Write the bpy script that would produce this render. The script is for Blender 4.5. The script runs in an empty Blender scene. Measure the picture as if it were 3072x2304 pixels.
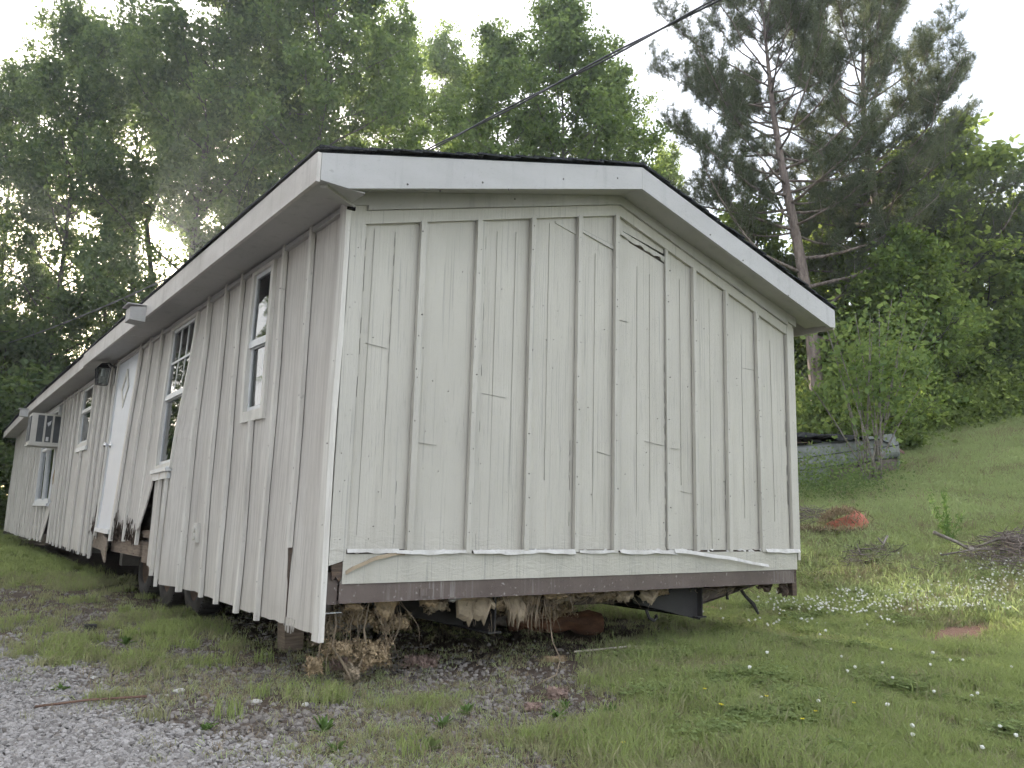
import bpy, math, random
import numpy as np
from mathutils import Vector, Matrix, noise

SC = bpy.context.scene
COL = SC.collection
R = math.radians

# ------------------------------------------------------------------ camera
CAM = (-1.8197, -4.1446, 0.94)
YAW, PITCH, ROLL = 0.6321, 0.1679, 0.0279
cd = bpy.data.cameras.new('camera'); cam = bpy.data.objects.new('camera', cd); COL.objects.link(cam)
fw = Vector((math.sin(YAW)*math.cos(PITCH), math.cos(YAW)*math.cos(PITCH), math.sin(PITCH)))
r0 = Vector((math.cos(YAW), -math.sin(YAW), 0)); u0 = r0.cross(fw)
rr = math.cos(ROLL)*r0 + math.sin(ROLL)*u0
uu = -math.sin(ROLL)*r0 + math.cos(ROLL)*u0
cam.matrix_world = Matrix(((rr.x, uu.x, -fw.x, CAM[0]), (rr.y, uu.y, -fw.y, CAM[1]), (rr.z, uu.z, -fw.z, CAM[2]), (0, 0, 0, 1)))
cd.sensor_width = 36; cd.lens = 2380/3072*36; cd.clip_start = 0.05; cd.clip_end = 2000
SC.camera = cam

# ------------------------------------------------------------------ sky, sun, exposure
SUN_AZ, SUN_EL = 10.4, 16.6
wd = bpy.data.worlds.new('World'); SC.world = wd; wd.use_nodes = True
wn = wd.node_tree.nodes; wl = wd.node_tree.links
sky = wn.new('ShaderNodeTexSky'); sky.sky_type = 'NISHITA'; sky.sun_disc = False
sky.sun_elevation = R(SUN_EL); sky.sun_rotation = R(SUN_AZ)
sky.air_density = 1.0; sky.dust_density = 2.0; sky.ozone_density = 1.0
tc = wn.new('ShaderNodeTexCoord'); mpn = wn.new('ShaderNodeMapping'); mpn.inputs['Scale'].default_value = (1.2, 1.2, 4.5)
nz = wn.new('ShaderNodeTexNoise'); nz.inputs['Scale'].default_value = 1.6; nz.inputs['Detail'].default_value = 6; nz.inputs['Roughness'].default_value = 0.5
rp = wn.new('ShaderNodeValToRGB'); rp.color_ramp.elements[0].position = 0.36; rp.color_ramp.elements[1].position = 0.66
rp.color_ramp.elements[0].color = (.30, .30, .30, 1); rp.color_ramp.elements[1].color = (.80, .80, .80, 1)
mx = wn.new('ShaderNodeMixRGB'); mx.inputs[2].default_value = (8.75, 8.75, 9.0, 1)      # thin milky overcast
wl.new(tc.outputs['Generated'], mpn.inputs[0]); wl.new(mpn.outputs[0], nz.inputs['Vector'])
wl.new(nz.outputs['Fac'], rp.inputs[0]); wl.new(rp.outputs[0], mx.inputs[0]); wl.new(sky.outputs[0], mx.inputs[1])
wl.new(mx.outputs[0], wn['Background'].inputs[0]); wn['Background'].inputs[1].default_value = 0.12
sd = bpy.data.lights.new('sun', 'SUN'); sun = bpy.data.objects.new('sun', sd); COL.objects.link(sun)
sd.energy = 4.5; sd.angle = R(0.6); sd.color = (1.0, .90, .74)
sv = Vector((math.sin(R(SUN_AZ))*math.cos(R(SUN_EL)), math.cos(R(SUN_AZ))*math.cos(R(SUN_EL)), math.sin(R(SUN_EL))))
sun.rotation_euler = sv.to_track_quat('Z', 'Y').to_euler(); sun.location = sv*100
vs = SC.view_settings; vs.view_transform = 'Standard'; vs.look = 'None'; vs.exposure = 1.45; vs.gamma = 1.0; vs.use_curve_mapping = False
cy = SC.cycles; cy.use_denoising = True; cy.use_adaptive_sampling = True; cy.adaptive_threshold = .035; cy.adaptive_min_samples = 12; cy.max_bounces = 5; cy.diffuse_bounces = 2; cy.glossy_bounces = 2
cy.transmission_bounces = 2; cy.transparent_max_bounces = 8; cy.caustics_reflective = False; cy.caustics_refractive = False

# ------------------------------------------------------------------ helpers
rnd = random.Random(7)
def uf(a, b): return rnd.uniform(a, b)
class MB:
    def __init__(s): s.v = []; s.f = []
    def add(s, vs_, fs):
        o = len(s.v); s.v.extend([tuple(q) for q in vs_]); s.f.extend([tuple(i+o for i in f) for f in fs]); return s
    def hexa(s, q):   # bottom 4 (ccw), top 4
        return s.add(q, [(3,2,1,0),(4,5,6,7),(0,1,5,4),(1,2,6,5),(2,3,7,6),(3,0,4,7)])
    def box(s, x0, x1, y0, y1, z0, z1):
        return s.hexa([(x0,y0,z0),(x1,y0,z0),(x1,y1,z0),(x0,y1,z0),(x0,y0,z1),(x1,y0,z1),(x1,y1,z1),(x0,y1,z1)])
    def prism(s, poly, off):   # poly: 3d points, off: extrusion vector
        n = len(poly); a = [tuple(q) for q in poly]; b = [tuple(q[i]+off[i] for i in range(3)) for q in poly]
        fs = [tuple(range(n)), tuple(range(2*n-1, n-1, -1))] + [(i, i+n, (i+1) % n + n, (i+1) % n) for i in range(n)]
        return s.add(a+b, fs)
    def tube(s, pts, rad, k=6, cap=True):
        n = len(pts); vs_ = []; 
        if not hasattr(rad, '__len__'): rad = [rad]*n
        prev = None
        for i, q in enumerate(pts):
            q = Vector(q); d = (Vector(pts[min(i+1, n-1)]) - Vector(pts[max(i-1, 0)]))
            d = d.normalized() if d.length > 1e-9 else Vector((0, 0, 1))
            if prev is None: a = d.cross(Vector((0, 0, 1)) if abs(d.z) < .9 else Vector((1, 0, 0))).normalized()
            else:
                a = prev - d*prev.dot(d); a = a.normalized() if a.length > 1e-6 else d.orthogonal().normalized()
            prev = a; b = d.cross(a)
            for j in range(k):
                t = 2*math.pi*j/k; vs_.append(tuple(q + (a*math.cos(t)+b*math.sin(t))*rad[i]))
        fs = [(i*k+j, i*k+(j+1) % k, (i+1)*k+(j+1) % k, (i+1)*k+j) for i in range(n-1) for j in range(k)]
        if cap: fs += [tuple(range(k-1, -1, -1)), tuple((n-1)*k+j for j in range(k))]
        return s.add(vs_, fs)
    def sheet(s, P, nu, nv, off):   # P(u,v)->3d ; closed thin sheet, off = offset vector to the back face
        F = [P(i/nu, j/nv) for j in range(nv+1) for i in range(nu+1)]
        B = [tuple(q[k]+off[k] for k in range(3)) for q in F]; n = len(F); w = nu+1; fs = []
        for j in range(nv):
            for i in range(nu):
                a = j*w+i; fs.append((a, a+1, a+w+1, a+w)); fs.append((a+n, a+w+n, a+w+1+n, a+1+n))
        for i in range(nu):
            a = i; fs.append((a, a+n, a+1+n, a+1)); a = nv*w+i; fs.append((a, a+1, a+1+n, a+n))
        for j in range(nv):
            a = j*w; fs.append((a, a+w, a+w+n, a+n)); a = j*w+nu; fs.append((a, a+n, a+w+n, a+w))
        return s.add(F+B, fs)
    def mesh(s, name, smooth=False):
        me = bpy.data.meshes.new(name); me.from_pydata(s.v, [], s.f); me.update()
        if smooth: me.polygons.foreach_set('use_smooth', [True]*len(me.polygons))
        return me
    def build(s, name, mat, parent=None, smooth=False, fix=True):
        return obj(name, s.mesh(name, smooth), mat, parent, fix)
def fixn(me):
    import bmesh
    b = bmesh.new(); b.from_mesh(me); bmesh.ops.recalc_face_normals(b, faces=b.faces); b.to_mesh(me); b.free()
def obj(name, me, mat, parent=None, fix=False):
    if fix: fixn(me)
    o = bpy.data.objects.new(name, me); COL.objects.link(o)
    if mat is not None and len(me.materials) == 0: me.materials.append(mat)
    if parent is not None: o.parent = parent
    return o
def tag(o, label=None, cat=None, group=None, kind=None):
    if label: o['label'] = label
    if cat: o['category'] = cat
    if group: o['group'] = group
    if kind: o['kind'] = kind
    return o
def thing(name, label, cat, loc=(0, 0, 0), rz=0, group=None):
    o = bpy.data.objects.new(name, None); COL.objects.link(o); o.location = loc; o.rotation_euler = (0, 0, rz); o.empty_display_size = .2
    return tag(o, label, cat, group)
def copy_tree(root, loc, rz, sc, label, group):
    c = root.copy(); COL.objects.link(c); c.location = loc; c.rotation_euler = (0, 0, rz); c.scale = sc
    c['label'] = label; c['group'] = group
    for ch in root.children:
        d = ch.copy(); COL.objects.link(d); d.parent = c
        for gch in ch.children:
            k = gch.copy(); COL.objects.link(k); k.parent = d
    return c
def np_mesh(name, V, F):
    V = np.asarray(V, np.float32); F = np.asarray(F, np.int32); k = F.shape[1]
    me = bpy.data.meshes.new(name); me.vertices.add(len(V)); me.vertices.foreach_set('co', V.ravel())
    me.loops.add(F.size); me.loops.foreach_set('vertex_index', F.ravel())
    me.polygons.add(len(F)); me.polygons.foreach_set('loop_start', np.arange(0, F.size, k, dtype=np.int32))
    me.polygons.foreach_set('loop_total', np.full(len(F), k, np.int32)); me.update(calc_edges=True); return me

# ------------------------------------------------------------------ materials
class NT:
    def __init__(s, name):
        s.m = bpy.data.materials.new(name); s.m.use_nodes = True; s.t = s.m.node_tree; s.n = s.t.nodes
        s.n.clear(); s.out = s.n.new('ShaderNodeOutputMaterial')
    def nd(s, typ, ins=None, **pr):
        q = s.n.new(typ)
        for k, v in pr.items(): setattr(q, k, v)
        for k, v in (ins or {}).items():
            if isinstance(v, bpy.types.NodeSocket): s.t.links.new(v, q.inputs[k])
            else: q.inputs[k].default_value = v
        return q
    def co(s, scale=(1, 1, 1), kind='Object'):
        t = s.nd('ShaderNodeTexCoord'); return s.nd('ShaderNodeMapping', {0: t.outputs[kind], 'Scale': scale}).outputs[0]
    def noise(s, co, scale, detail=4, rough=.55, dist=0): return s.nd('ShaderNodeTexNoise', {'Vector': co, 'Scale': scale, 'Detail': detail, 'Roughness': rough, 'Distortion': dist}).outputs['Fac']
    def ramp(s, f, a, b, ca=(0, 0, 0), cb=(1, 1, 1), interp='LINEAR'):
        q = s.nd('ShaderNodeValToRGB', {0: f}); e = q.color_ramp.elements; q.color_ramp.interpolation = interp
        e[0].position = a; e[1].position = b; e[0].color = (*ca, 1); e[1].color = (*cb, 1); return q.outputs[0]
    def mix(s, f, a, b, mode='MIX'):
        g = lambda v: (*v, 1) if isinstance(v, tuple) and len(v) == 3 else v
        return s.nd('ShaderNodeMixRGB', {0: f, 1: g(a), 2: g(b)}, blend_type=mode).outputs[0]
    def math(s, op, a, b=0.0): return s.nd('ShaderNodeMath', {0: a, 1: b}, operation=op).outputs[0]
    def bump(s, h, st=.3, d=.01): return s.nd('ShaderNodeBump', {'Height': h, 'Strength': st, 'Distance': d}).outputs[0]
    def principled(s, col, rough=.7, bump=None, metal=0., spec=.3, **kw):
        ins = {'Base Color': (*col, 1) if isinstance(col, tuple) else col, 'Roughness': rough, 'Metallic': metal, 'Specular IOR Level': spec}; ins.update(kw)
        if bump is not None: ins['Normal'] = bump
        q = s.nd('ShaderNodeBsdfPrincipled', ins); s.t.links.new(q.outputs[0], s.out.inputs[0]); return s.m
    def end(s, sh): s.t.links.new(sh, s.out.inputs[0]); return s.m
def isl(t): return t.nd('ShaderNodeNewGeometry').outputs['Random Per Island']

def m_side():
    t = NT('weathered_side_paint'); c = t.co((38, 38, 1.3)); n1 = t.noise(c, 1.0, 6, .65); c2 = t.co((2.2, 2.2, .8)); n2 = t.noise(c2, 1.3, 5)
    c3 = t.co((120, 120, 3.5)); n3 = t.noise(c3, 1.0, 3, .7); n4 = t.noise(t.co((9, 9, .35)), 1.0, 4, .6)
    col = t.mix(t.ramp(n2, .3, .7), (.53, .495, .455), (.65, .618, .575))
    col = t.mix(t.math('MULTIPLY', t.ramp(n1, .47, .68), .85), col, (.42, .39, .36))
    col = t.mix(t.math('MULTIPLY', t.ramp(n3, .55, .70), .7), col, (.31, .285, .26))
    col = t.mix(t.math('MULTIPLY', t.ramp(n4, .52, .75), .45), col, (.46, .43, .395))
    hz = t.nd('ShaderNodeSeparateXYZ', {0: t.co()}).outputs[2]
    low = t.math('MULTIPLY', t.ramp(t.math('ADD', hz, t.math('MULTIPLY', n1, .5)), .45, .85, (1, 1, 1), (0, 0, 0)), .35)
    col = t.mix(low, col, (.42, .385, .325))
    return t.principled(col, .75, t.bump(t.math('ADD', n1, n3), .45, .004))
def m_gable(name='gable_paint', base=(.520, .495, .440), dark=(.455, .433, .386)):
    t = NT(name); n2 = t.noise(t.co((1.1, 1.1, .5)), 2.2, 5); nf = t.noise(t.co((75, 75, 1.1)), 1.0, 2, .5); ng = t.noise(t.co((190, 190, 6)), 1.0, 3, .6)
    msk = t.ramp(t.noise(t.co((1.6, 1.6, 1.0)), 1.7, 3), .45, .62); pk = t.noise(t.co(), 34, 2)
    ws = t.noise(t.co((5, 5, 14)), 1.6, 3, .6, 1.2)
    col = t.mix(t.ramp(n2, .3, .7), dark, base)
    col = t.mix(t.math('MULTIPLY', t.ramp(nf, .615, .645), .36), col, (.24, .235, .22))
    col = t.mix(t.math('MULTIPLY', t.math('MULTIPLY', t.ramp(ng, .60, .66), msk), .55), col, (.22, .21, .19))
    col = t.mix(t.math('MULTIPLY', t.ramp(pk, .735, .76), .6), col, (.30, .28, .25))
    st_ = t.noise(t.co((6.5, 6.5, .55)), 1.0, 5, .6); col = t.mix(t.math('MULTIPLY', t.ramp(st_, .54, .74), .34), col, (.30, .275, .23)); ru = t.noise(t.co((30, 30, .8)), 1.0, 3, .6); col = t.mix(t.math('MULTIPLY', t.ramp(ru, .66, .74), .30), col, (.30, .22, .15))
    hz = t.nd('ShaderNodeSeparateXYZ', {0: t.co()}).outputs[2]
    wr = t.math('MULTIPLY', t.ramp(hz, .74, 1.05, (1, 1, 1), (0, 0, 0)), ws)
    hgt = t.math('ADD', t.math('SUBTRACT', t.math('MULTIPLY', n2, .5), t.math('MULTIPLY', nf, .6)), t.math('MULTIPLY', wr, 1.6))
    return t.principled(col, .55, t.bump(hgt, .45, .008), spec=.4)
def m_wash(name, base, dark, rough=.6, scale=(2, 2, 2), sp=.35, bs=.1):
    t = NT(name); n = t.noise(t.co(scale), 1.5, 6, .6); k = t.noise(t.co((1, 1, 1)), 28, 3, .6)
    col = t.mix(t.ramp(n, .35, .72), base, dark); st_ = t.noise(t.co((14, 14, 1.0)), 1.0, 4, .6); col = t.mix(t.math('MULTIPLY', t.ramp(st_, .55, .75), .4), col, tuple(v*.62 for v in dark)); col = t.mix(t.math('MULTIPLY', t.ramp(k, .66, .74), .4), col, tuple(v*.5 for v in dark))
    return t.principled(col, rough, t.bump(k, bs, .004), spec=sp)
def m_wood(name, a, b, grain=(3, 3, 30)):
    t = NT(name); n = t.noise(t.co(grain), 2, 6, .65); k = t.noise(t.co(), 3, 4)
    col = t.mix(t.ramp(n, .35, .68), a, b); col = t.mix(t.math('MULTIPLY', t.ramp(k, .45, .7), .5), col, tuple(v*.45 for v in b))
    return t.principled(col, .85, t.bump(n, .5, .006))
def m_steel():
    t = NT('brown_chassis_steel'); n = t.noise(t.co((2, 2, 2)), 2.5, 6, .6); v = t.noise(t.co((45, 45, 1.5)), 1, 3, .6); pm = t.ramp(t.noise(t.co((1, 1, .2)), 2.1, 2), .5, .64)
    col = t.mix(t.ramp(n, .35, .7), (.105, .082, .072), (.145, .115, .102))
    col = t.mix(t.math('MULTIPLY', t.math('MULTIPLY', t.ramp(v, .52, .7), pm), .45), col, (.42, .41, .40))
    col = t.mix(t.math('MULTIPLY', t.ramp(t.noise(t.co(), 40, 2), .66, .72), .6), col, (.40, .38, .36))
    return t.principled(col, .6, t.bump(n, .2, .004), spec=.35)
def m_plain(name, col, rough=.6, metal=0., spec=.3, var=.15, scale=8):
    t = NT(name); n = t.noise(t.co(), scale, 5, .6)
    c = t.mix(t.ramp(n, .3, .7), tuple(v*(1-var) for v in col), tuple(min(1, v*(1+var)) for v in col))
    return t.principled(c, rough, t.bump(n, .15, .004), metal, spec)
def m_leaf(name, a, b, tr, trans=.45):
    t = NT(name); f = isl(t)
    c = t.mix(f, a, b); tcol = t.mix(f, tuple(v*.75 for v in tr), tuple(v*1.25 for v in tr))
    d = t.nd('ShaderNodeBsdfDiffuse', {0: c}); q = t.nd('ShaderNodeBsdfTranslucent', {0: tcol})
    return t.end(t.nd('ShaderNodeMixShader', {0: trans, 1: d.outputs[0], 2: q.outputs[0]}).outputs[0])
def m_bark(name, a, b):
    t = NT(name); n = t.noise(t.co((7, 7, 1.6)), 1.6, 6, .7); v = t.nd('ShaderNodeTexVoronoi', {'Vector': t.co((8, 8, 2.2)), 'Scale': 1.5}).outputs['Distance']
    col = t.mix(t.ramp(n, .35, .66), a, b); return t.principled(col, .9, t.bump(t.math('ADD', n, v), .9, .04), spec=.1)
def m_glass():
    t = NT('window_glass'); f = t.nd('ShaderNodeFresnel', {0: 1.5}).outputs[0]; f = t.math('ADD', t.math('MULTIPLY', f, 1.0), .03)
    a = t.nd('ShaderNodeBsdfTransparent', {0: (.72, .75, .74, 1)}); n = t.noise(t.co((2, 2, 2)), 1.2, 2)
    g_ = t.nd('ShaderNodeBsdfGlossy', {0: (.95, .97, 1, 1), 'Roughness': .03, 'Normal': t.bump(n, .08, .02)})
    return t.end(t.nd('ShaderNodeMixShader', {0: f, 1: a.outputs[0], 2: g_.outputs[0]}).outputs[0])
def m_shingle():
    t = NT('asphalt_shingle'); n = t.noise(t.co(), 90, 3, .7); k = t.noise(t.co(), 3, 4)
    col = t.mix(t.ramp(n, .35, .65), (.025, .027, .032), (.07, .072, .078)); col = t.mix(t.math('MULTIPLY', t.ramp(k, .5, .7), .4), col, (.05, .055, .04))
    return t.principled(col, .95, t.bump(n, .6, .004), spec=.15)
M = dict(
    side=m_side(), gable=m_gable(), gableB=m_gable('gable_paint_batten', (.525, .502, .450), (.460, .440, .395)),
    bat=m_wash('batten_paint', (.71, .685, .635), (.51, .48, .44), .65, (20, 20, 1.4), .3, .2),
    fascia=m_wash('gable_fascia_paint', (.475, .468, .468), (.42, .413, .41), .5, (1.5, 1.5, 4)),
    fasciaS=m_wash('eave_fascia_paint', (.62, .585, .555), (.45, .42, .39), .6, (4, 1.2, 2)),
    soffit=m_wash('soffit_paint', (.46, .445, .43), (.40, .385, .37), .7, (2, 1, 2)),
    skirt=m_gable('skirt_board_paint', (.505, .485, .425), (.44, .422, .370)),
    flake=m_wash('peeling_white_paint', (.60, .59, .565), (.42, .40, .37), .6, (6, 6, 6)),
    steel=m_steel(), black=m_plain('dark_chassis', (.035, .033, .032), .7), core=m_wood('rough_sheathing', (.16, .13, .10), (.08, .065, .05)),
    joist=m_wood('rotten_joist', (.30, .24, .19), (.16, .12, .09)), rot=m_wood('rotten_wood', (.14, .10, .075), (.045, .035, .03)),
    ins=m_plain('tan_insulation', (.33, .25, .155), .95, var=.35, scale=14), insp=m_plain('pink_insulation', (.30, .215, .18), .95, var=.3, scale=14),
    paper=m_plain('insulation_backing_paper', (.29, .235, .165), .85, var=.3, scale=10), fibre=m_plain('loose_fibre', (.24, .19, .135), .95, var=.3, scale=20),
    shingle=m_shingle(), glass=m_glass(), curtain=m_plain('window_blind', (.50, .48, .45), .9), screen=m_plain('insect_screen', (.12, .125, .135), .8, var=.05),
    vinyl=m_wash('white_vinyl', (.68, .69, .70), (.60, .605, .61), .4, (3, 3, 3), .5, .03), wtrim=m_wash('window_trim_paint', (.68, .655, .605), (.55, .53, .485), .6, (10, 10, 2)),
    door=m_wash('white_steel_door', (.62, .64, .69), (.57, .59, .64), .4, (2, 2, 1), .5, .04), chrome=m_plain('door_knob_metal', (.75, .74, .72), .2, 1., .5, .05),
    lantern=m_plain('lantern_metal', (.05, .05, .055), .5, .6), acm=m_plain('aircon_case', (.50, .48, .44), .5, .1, .4, .08), acd=m_plain('aircon_coil', (.10, .105, .11), .7, .2),
    lamp=m_plain('floodlight_case', (.42, .41, .40), .6), outlet=m_plain('outlet_plastic', (.55, .53, .49), .5), rubber=m_plain('old_tyre_rubber', (.055, .05, .047), .9, var=.25),
    rim=m_plain('rusty_rim', (.16, .11, .08), .8, .3, var=.4), pipe=m_plain('grey_pvc_pipe', (.50, .51, .51), .5), block=m_plain('concrete_block', (.30, .28, .26), .95, var=.2),
    nail=m_plain('nail_rust', (.07, .06, .055), .8), crack=m_plain('paint_crack_shadow', (.28, .27, .245), .9), groove=m_plain('panel_groove', (.36, .345, .305), .9), dark=m_plain('dark_void', (.012, .011, .011), 1),
    cable=m_plain('cable_sheath', (.11, .11, .12), .5), orange=m_plain('faded_orange_plastic', (.44, .13, .085), .6, var=.2, scale=4),
    scrap=m_wash('faded_white_sheet_metal', (.27, .285, .28), (.13, .145, .13), .6, (3, 3, 3)), scrapb=m_wash('brown_sheet_metal', (.20, .165, .145), (.12, .10, .09), .7, (4, 4, 4)),
    foil=m_plain('crumpled_foil', (.45, .50, .55), .35, .6, .5, .3, 5), tarp=m_plain('black_tarp', (.018, .02, .024), .7), rust=m_plain('rusty_sheet', (.16, .10, .075), .85, var=.35, scale=4),
    stick=m_wood('dead_branch', (.30, .27, .24), (.14, .12, .105), (12, 12, 12)), twig=m_wood('dry_twig', (.24, .20, .18), (.12, .098, .088), (12, 12, 12)),
    log=m_wood('crumbling_log', (.25, .125, .072), (.10, .055, .036), (5, 5, 14)), clod=m_plain('clay_clod', (.36, .20, .14), .95, var=.3, scale=20), bone=m_plain('pale_stick', (.55, .49, .42), .8),
)
M['leafA'] = m_leaf('leaf_dark_hardwood', (0.062, 0.100, 0.057), (0.119, 0.165, 0.085), (0.225, 0.300, 0.088), .45)
M['leafB'] = m_leaf('leaf_poplar', (0.079, 0.130, 0.062), (0.150, 0.214, 0.091), (0.300, 0.396, 0.108), .48)
M['leafC'] = m_leaf('leaf_bright', (.100, .148, .052), (.175, .225, .080), (.38, .47, .12), .55)
M['leafD'] = m_leaf('leaf_shrub', (0.077, 0.130, 0.050), (0.138, 0.198, 0.072), (0.308, 0.396, 0.088), .5)
M['needle'] = m_leaf('pine_needle', (0.086, 0.113, 0.074), (0.168, 0.194, 0.130), (0.228, 0.252, 0.120), .38)
M['grass'] = m_leaf('grass_blade', (.185, .240, .095), (.315, .370, .155), (.40, .46, .17), .42)
M['grassD'] = m_leaf('grass_blade_dull', (.22, .235, .125), (.35, .345, .20), (.33, .33, .16), .3)
M['meadow'] = m_leaf('meadow_blade', (.24, .30, .135), (.39, .45, .22), (.46, .53, .23), .42)
M['straw'] = m_leaf('dry_grass', (.20, .155, .100), (.34, .28, .195), (.22, .18, .10), .25)
M['clover'] = m_leaf('clover_leaf', (.165, .225, .095), (.290, .350, .155), (.36, .42, .15), .42)
M['weed'] = m_leaf('weed_leaf', (.11, .19, .065), (.17, .26, .09), (.26, .38, .10), .4)
M['petal'] = m_plain('white_clover_flower', (.72, .72, .66), .8, var=.08); M['yellow'] = m_plain('yellow_petal', (.75, .62, .03), .7, var=.08)
M['barkP'] = m_bark('pine_bark', (.34, .28, .25), (.15, .12, .11)); M['barkH'] = m_bark('hardwood_bark', (.15, .135, .12), (.06, .052, .046)); M['barkG'] = m_bark('grey_bark', (.24, .22, .195), (.11, .10, .09))
def m_stone(name='grey_gravel', ca=(.17, .160, .152), cb=(.44, .422, .408)):
    t = NT(name); r_ = isl(t); o_ = t.nd('ShaderNodeObjectInfo').outputs['Random']; n = t.noise(t.co(), 60, 3)
    col = t.mix(o_, ca, cb); col = t.mix(t.math('MULTIPLY', n, .4), col, (.20, .18, .165))
    return t.principled(col, .85, t.bump(n, .3, .003))
M['stone'] = m_stone()
M['stoneB'] = m_stone('brown_grey_gravel', (.11, .097, .085), (.30, .275, .25))

# ------------------------------------------------------------------ terrain
def sstep(a, b, x): t = np.clip((x-a)/(b-a), 0, 1); return t*t*(3-2*t)
def height(x, y):
    x = np.asarray(x, float); y = np.asarray(y, float)
    s = .927*(x+1.82) + .375*(y+4.14)
    sp = np.log1p(np.exp(np.clip((s-8.6)/.9, -30, 30)))*.9
    sp2 = np.log1p(np.exp(np.clip((s-28)/2, -30, 30)))*2
    return (.255*sp - .18*sp2)*sstep(4.4, 8.0, x)
def vnoise(x, y, f, seed=0):     # cheap smooth value noise, vectorised
    x = np.asarray(x, float)*f+seed*17.3; y = np.asarray(y, float)*f+seed*9.1
    xi = np.floor(x).astype(np.int64); yi = np.floor(y).astype(np.int64); fx = x-xi; fy = y-yi
    fx = fx*fx*(3-2*fx); fy = fy*fy*(3-2*fy)
    def hsh(a, b):
        n_ = (a*374761393 + b*668265263 + seed*974711) & 0xffffffff
        n_ = ((n_ ^ (n_ >> 13))*1274126177) & 0xffffffff
        return ((n_ ^ (n_ >> 16)) & 0xffff)/65535.
    return (hsh(xi, yi)*(1-fx)+hsh(xi+1, yi)*fx)*(1-fy)+(hsh(xi, yi+1)*(1-fx)+hsh(xi+1, yi+1)*fx)*fy
def fbm(x, y, f, seed=0): return .5*vnoise(x, y, f, seed)+.3*vnoise(x, y, f*2.1, seed+1)+.2*vnoise(x, y, f*4.3, seed+2)
def relief(x, y): return height(x, y) + .05*(fbm(x, y, .9, 3)-.5)*sstep(1.5, 4.0, np.asarray(x, float)) + .035*(fbm(x, y, 2.2, 5)-.5) + .5*(fbm(x, y, .12, 8)-.5)*sstep(30, 60, np.hypot(x, y))
def gz(x, y): return float(relief(x, y))
def road_w(x, y):
    x = np.asarray(x, float); y = np.asarray(y, float)
    xr = np.where(y > 0, -1.04-.10*y, -1.04-.25*y)
    return sstep(.42, -.35, x-xr+.55*(fbm(x, y, 1.5, 11)-.5)*2*.6)
def gravel_w(x, y):
    x = np.asarray(x, float); y = np.asarray(y, float)
    band = sstep(3.1, .3, x+.35*y)*sstep(9, 3, y)*sstep(.40, .56, fbm(x, y, 1.7, 21)+.12*sstep(.8, -1, x)+.22*np.exp(-((x-.5)/1.0)**2-((y+.5)/.8)**2))
    return np.clip(np.maximum(road_w(x, y), band*.42), 0, 1)
def under_w(x, y): return sstep(.0, .7, x)*sstep(4.4, 3.6, x)*sstep(-.1, .9, y)*sstep(20, 19, y)
CLAY = [(5.73, -.65, .62, .22), (3.45, -1.41, .17, .12), (5.30, .38, .25, .15), (2.45, -.55, .35, .18), (5.29, 1.64, .2, .15), (6.9, -1.4, .7, .3), (4.5, -1.15, .2, .1)]
def clay_w(x, y):
    w_ = np.zeros_like(np.asarray(x, float))
    for cx, cy_, a, b in CLAY: w_ = np.maximum(w_, np.exp(-((x-cx)/a)**2-((y-cy_)/b)**2))
    return np.clip(w_*1.4*(.55+.9*fbm(x, y, 5, 31)), 0, 1)
def grass_w(x, y):
    x = np.asarray(x, float); y = np.asarray(y, float)
    right = sstep(-.65, .65, x-.85*y*sstep(3, 0, y)-2.25+1.8*(fbm(x, y, 1.5, 41)-.5))
    left = sstep(.57, .72, .55*fbm(x, y, 1.1, 43)+.45*fbm(x, y, 3.4, 47)+.16*sstep(4, 10, y))*(1-.97*road_w(x, y))*.8*sstep(-1.6, -.2, y+.4*x)
    g_ = np.maximum(right, left*sstep(1.6, .5, x))
    g_ = g_*(1-.75*sstep(.62, .72, fbm(x, y, 2.3, 49))*sstep(7, 4, x))
    return np.clip(g_*(1-.97*under_w(x, y))*(1-.9*clay_w(x, y)), 0, 1)
ax = np.concatenate([-np.geomspace(400, 14, 14), np.arange(-10, -4, 1.0), np.arange(-4, 16, .16), np.arange(16, 40, 1.0), np.geomspace(42, 500, 16)])
ay = np.concatenate([-np.geomspace(400, 14, 14), np.arange(-10, -3.6, 1.0), np.arange(-3.5, 14, .16), np.arange(14, 60, 1.0), np.geomspace(62, 500, 14)])
GX, GY = np.meshgrid(ax, ay); GZ = relief(GX, GY)
nx, ny = len(ax), len(ay); ii = (np.arange(ny-1)[:, None]*nx+np.arange(nx-1)[None, :]).ravel()
gme = np_mesh('ground', np.stack([GX.ravel(), GY.ravel(), GZ.ravel()], 1), np.stack([ii, ii+1, ii+1+nx, ii+nx], 1))
gme.polygons.foreach_set('use_smooth', [True]*len(gme.polygons))
for nm, arr in (('gravel', gravel_w(GX, GY)), ('grass', grass_w(GX, GY)), ('clay', clay_w(GX, GY))):
    a_ = gme.attributes.new(nm, 'FLOAT', 'POINT'); a_.data.foreach_set('value', arr.ravel().astype(np.float32))
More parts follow.
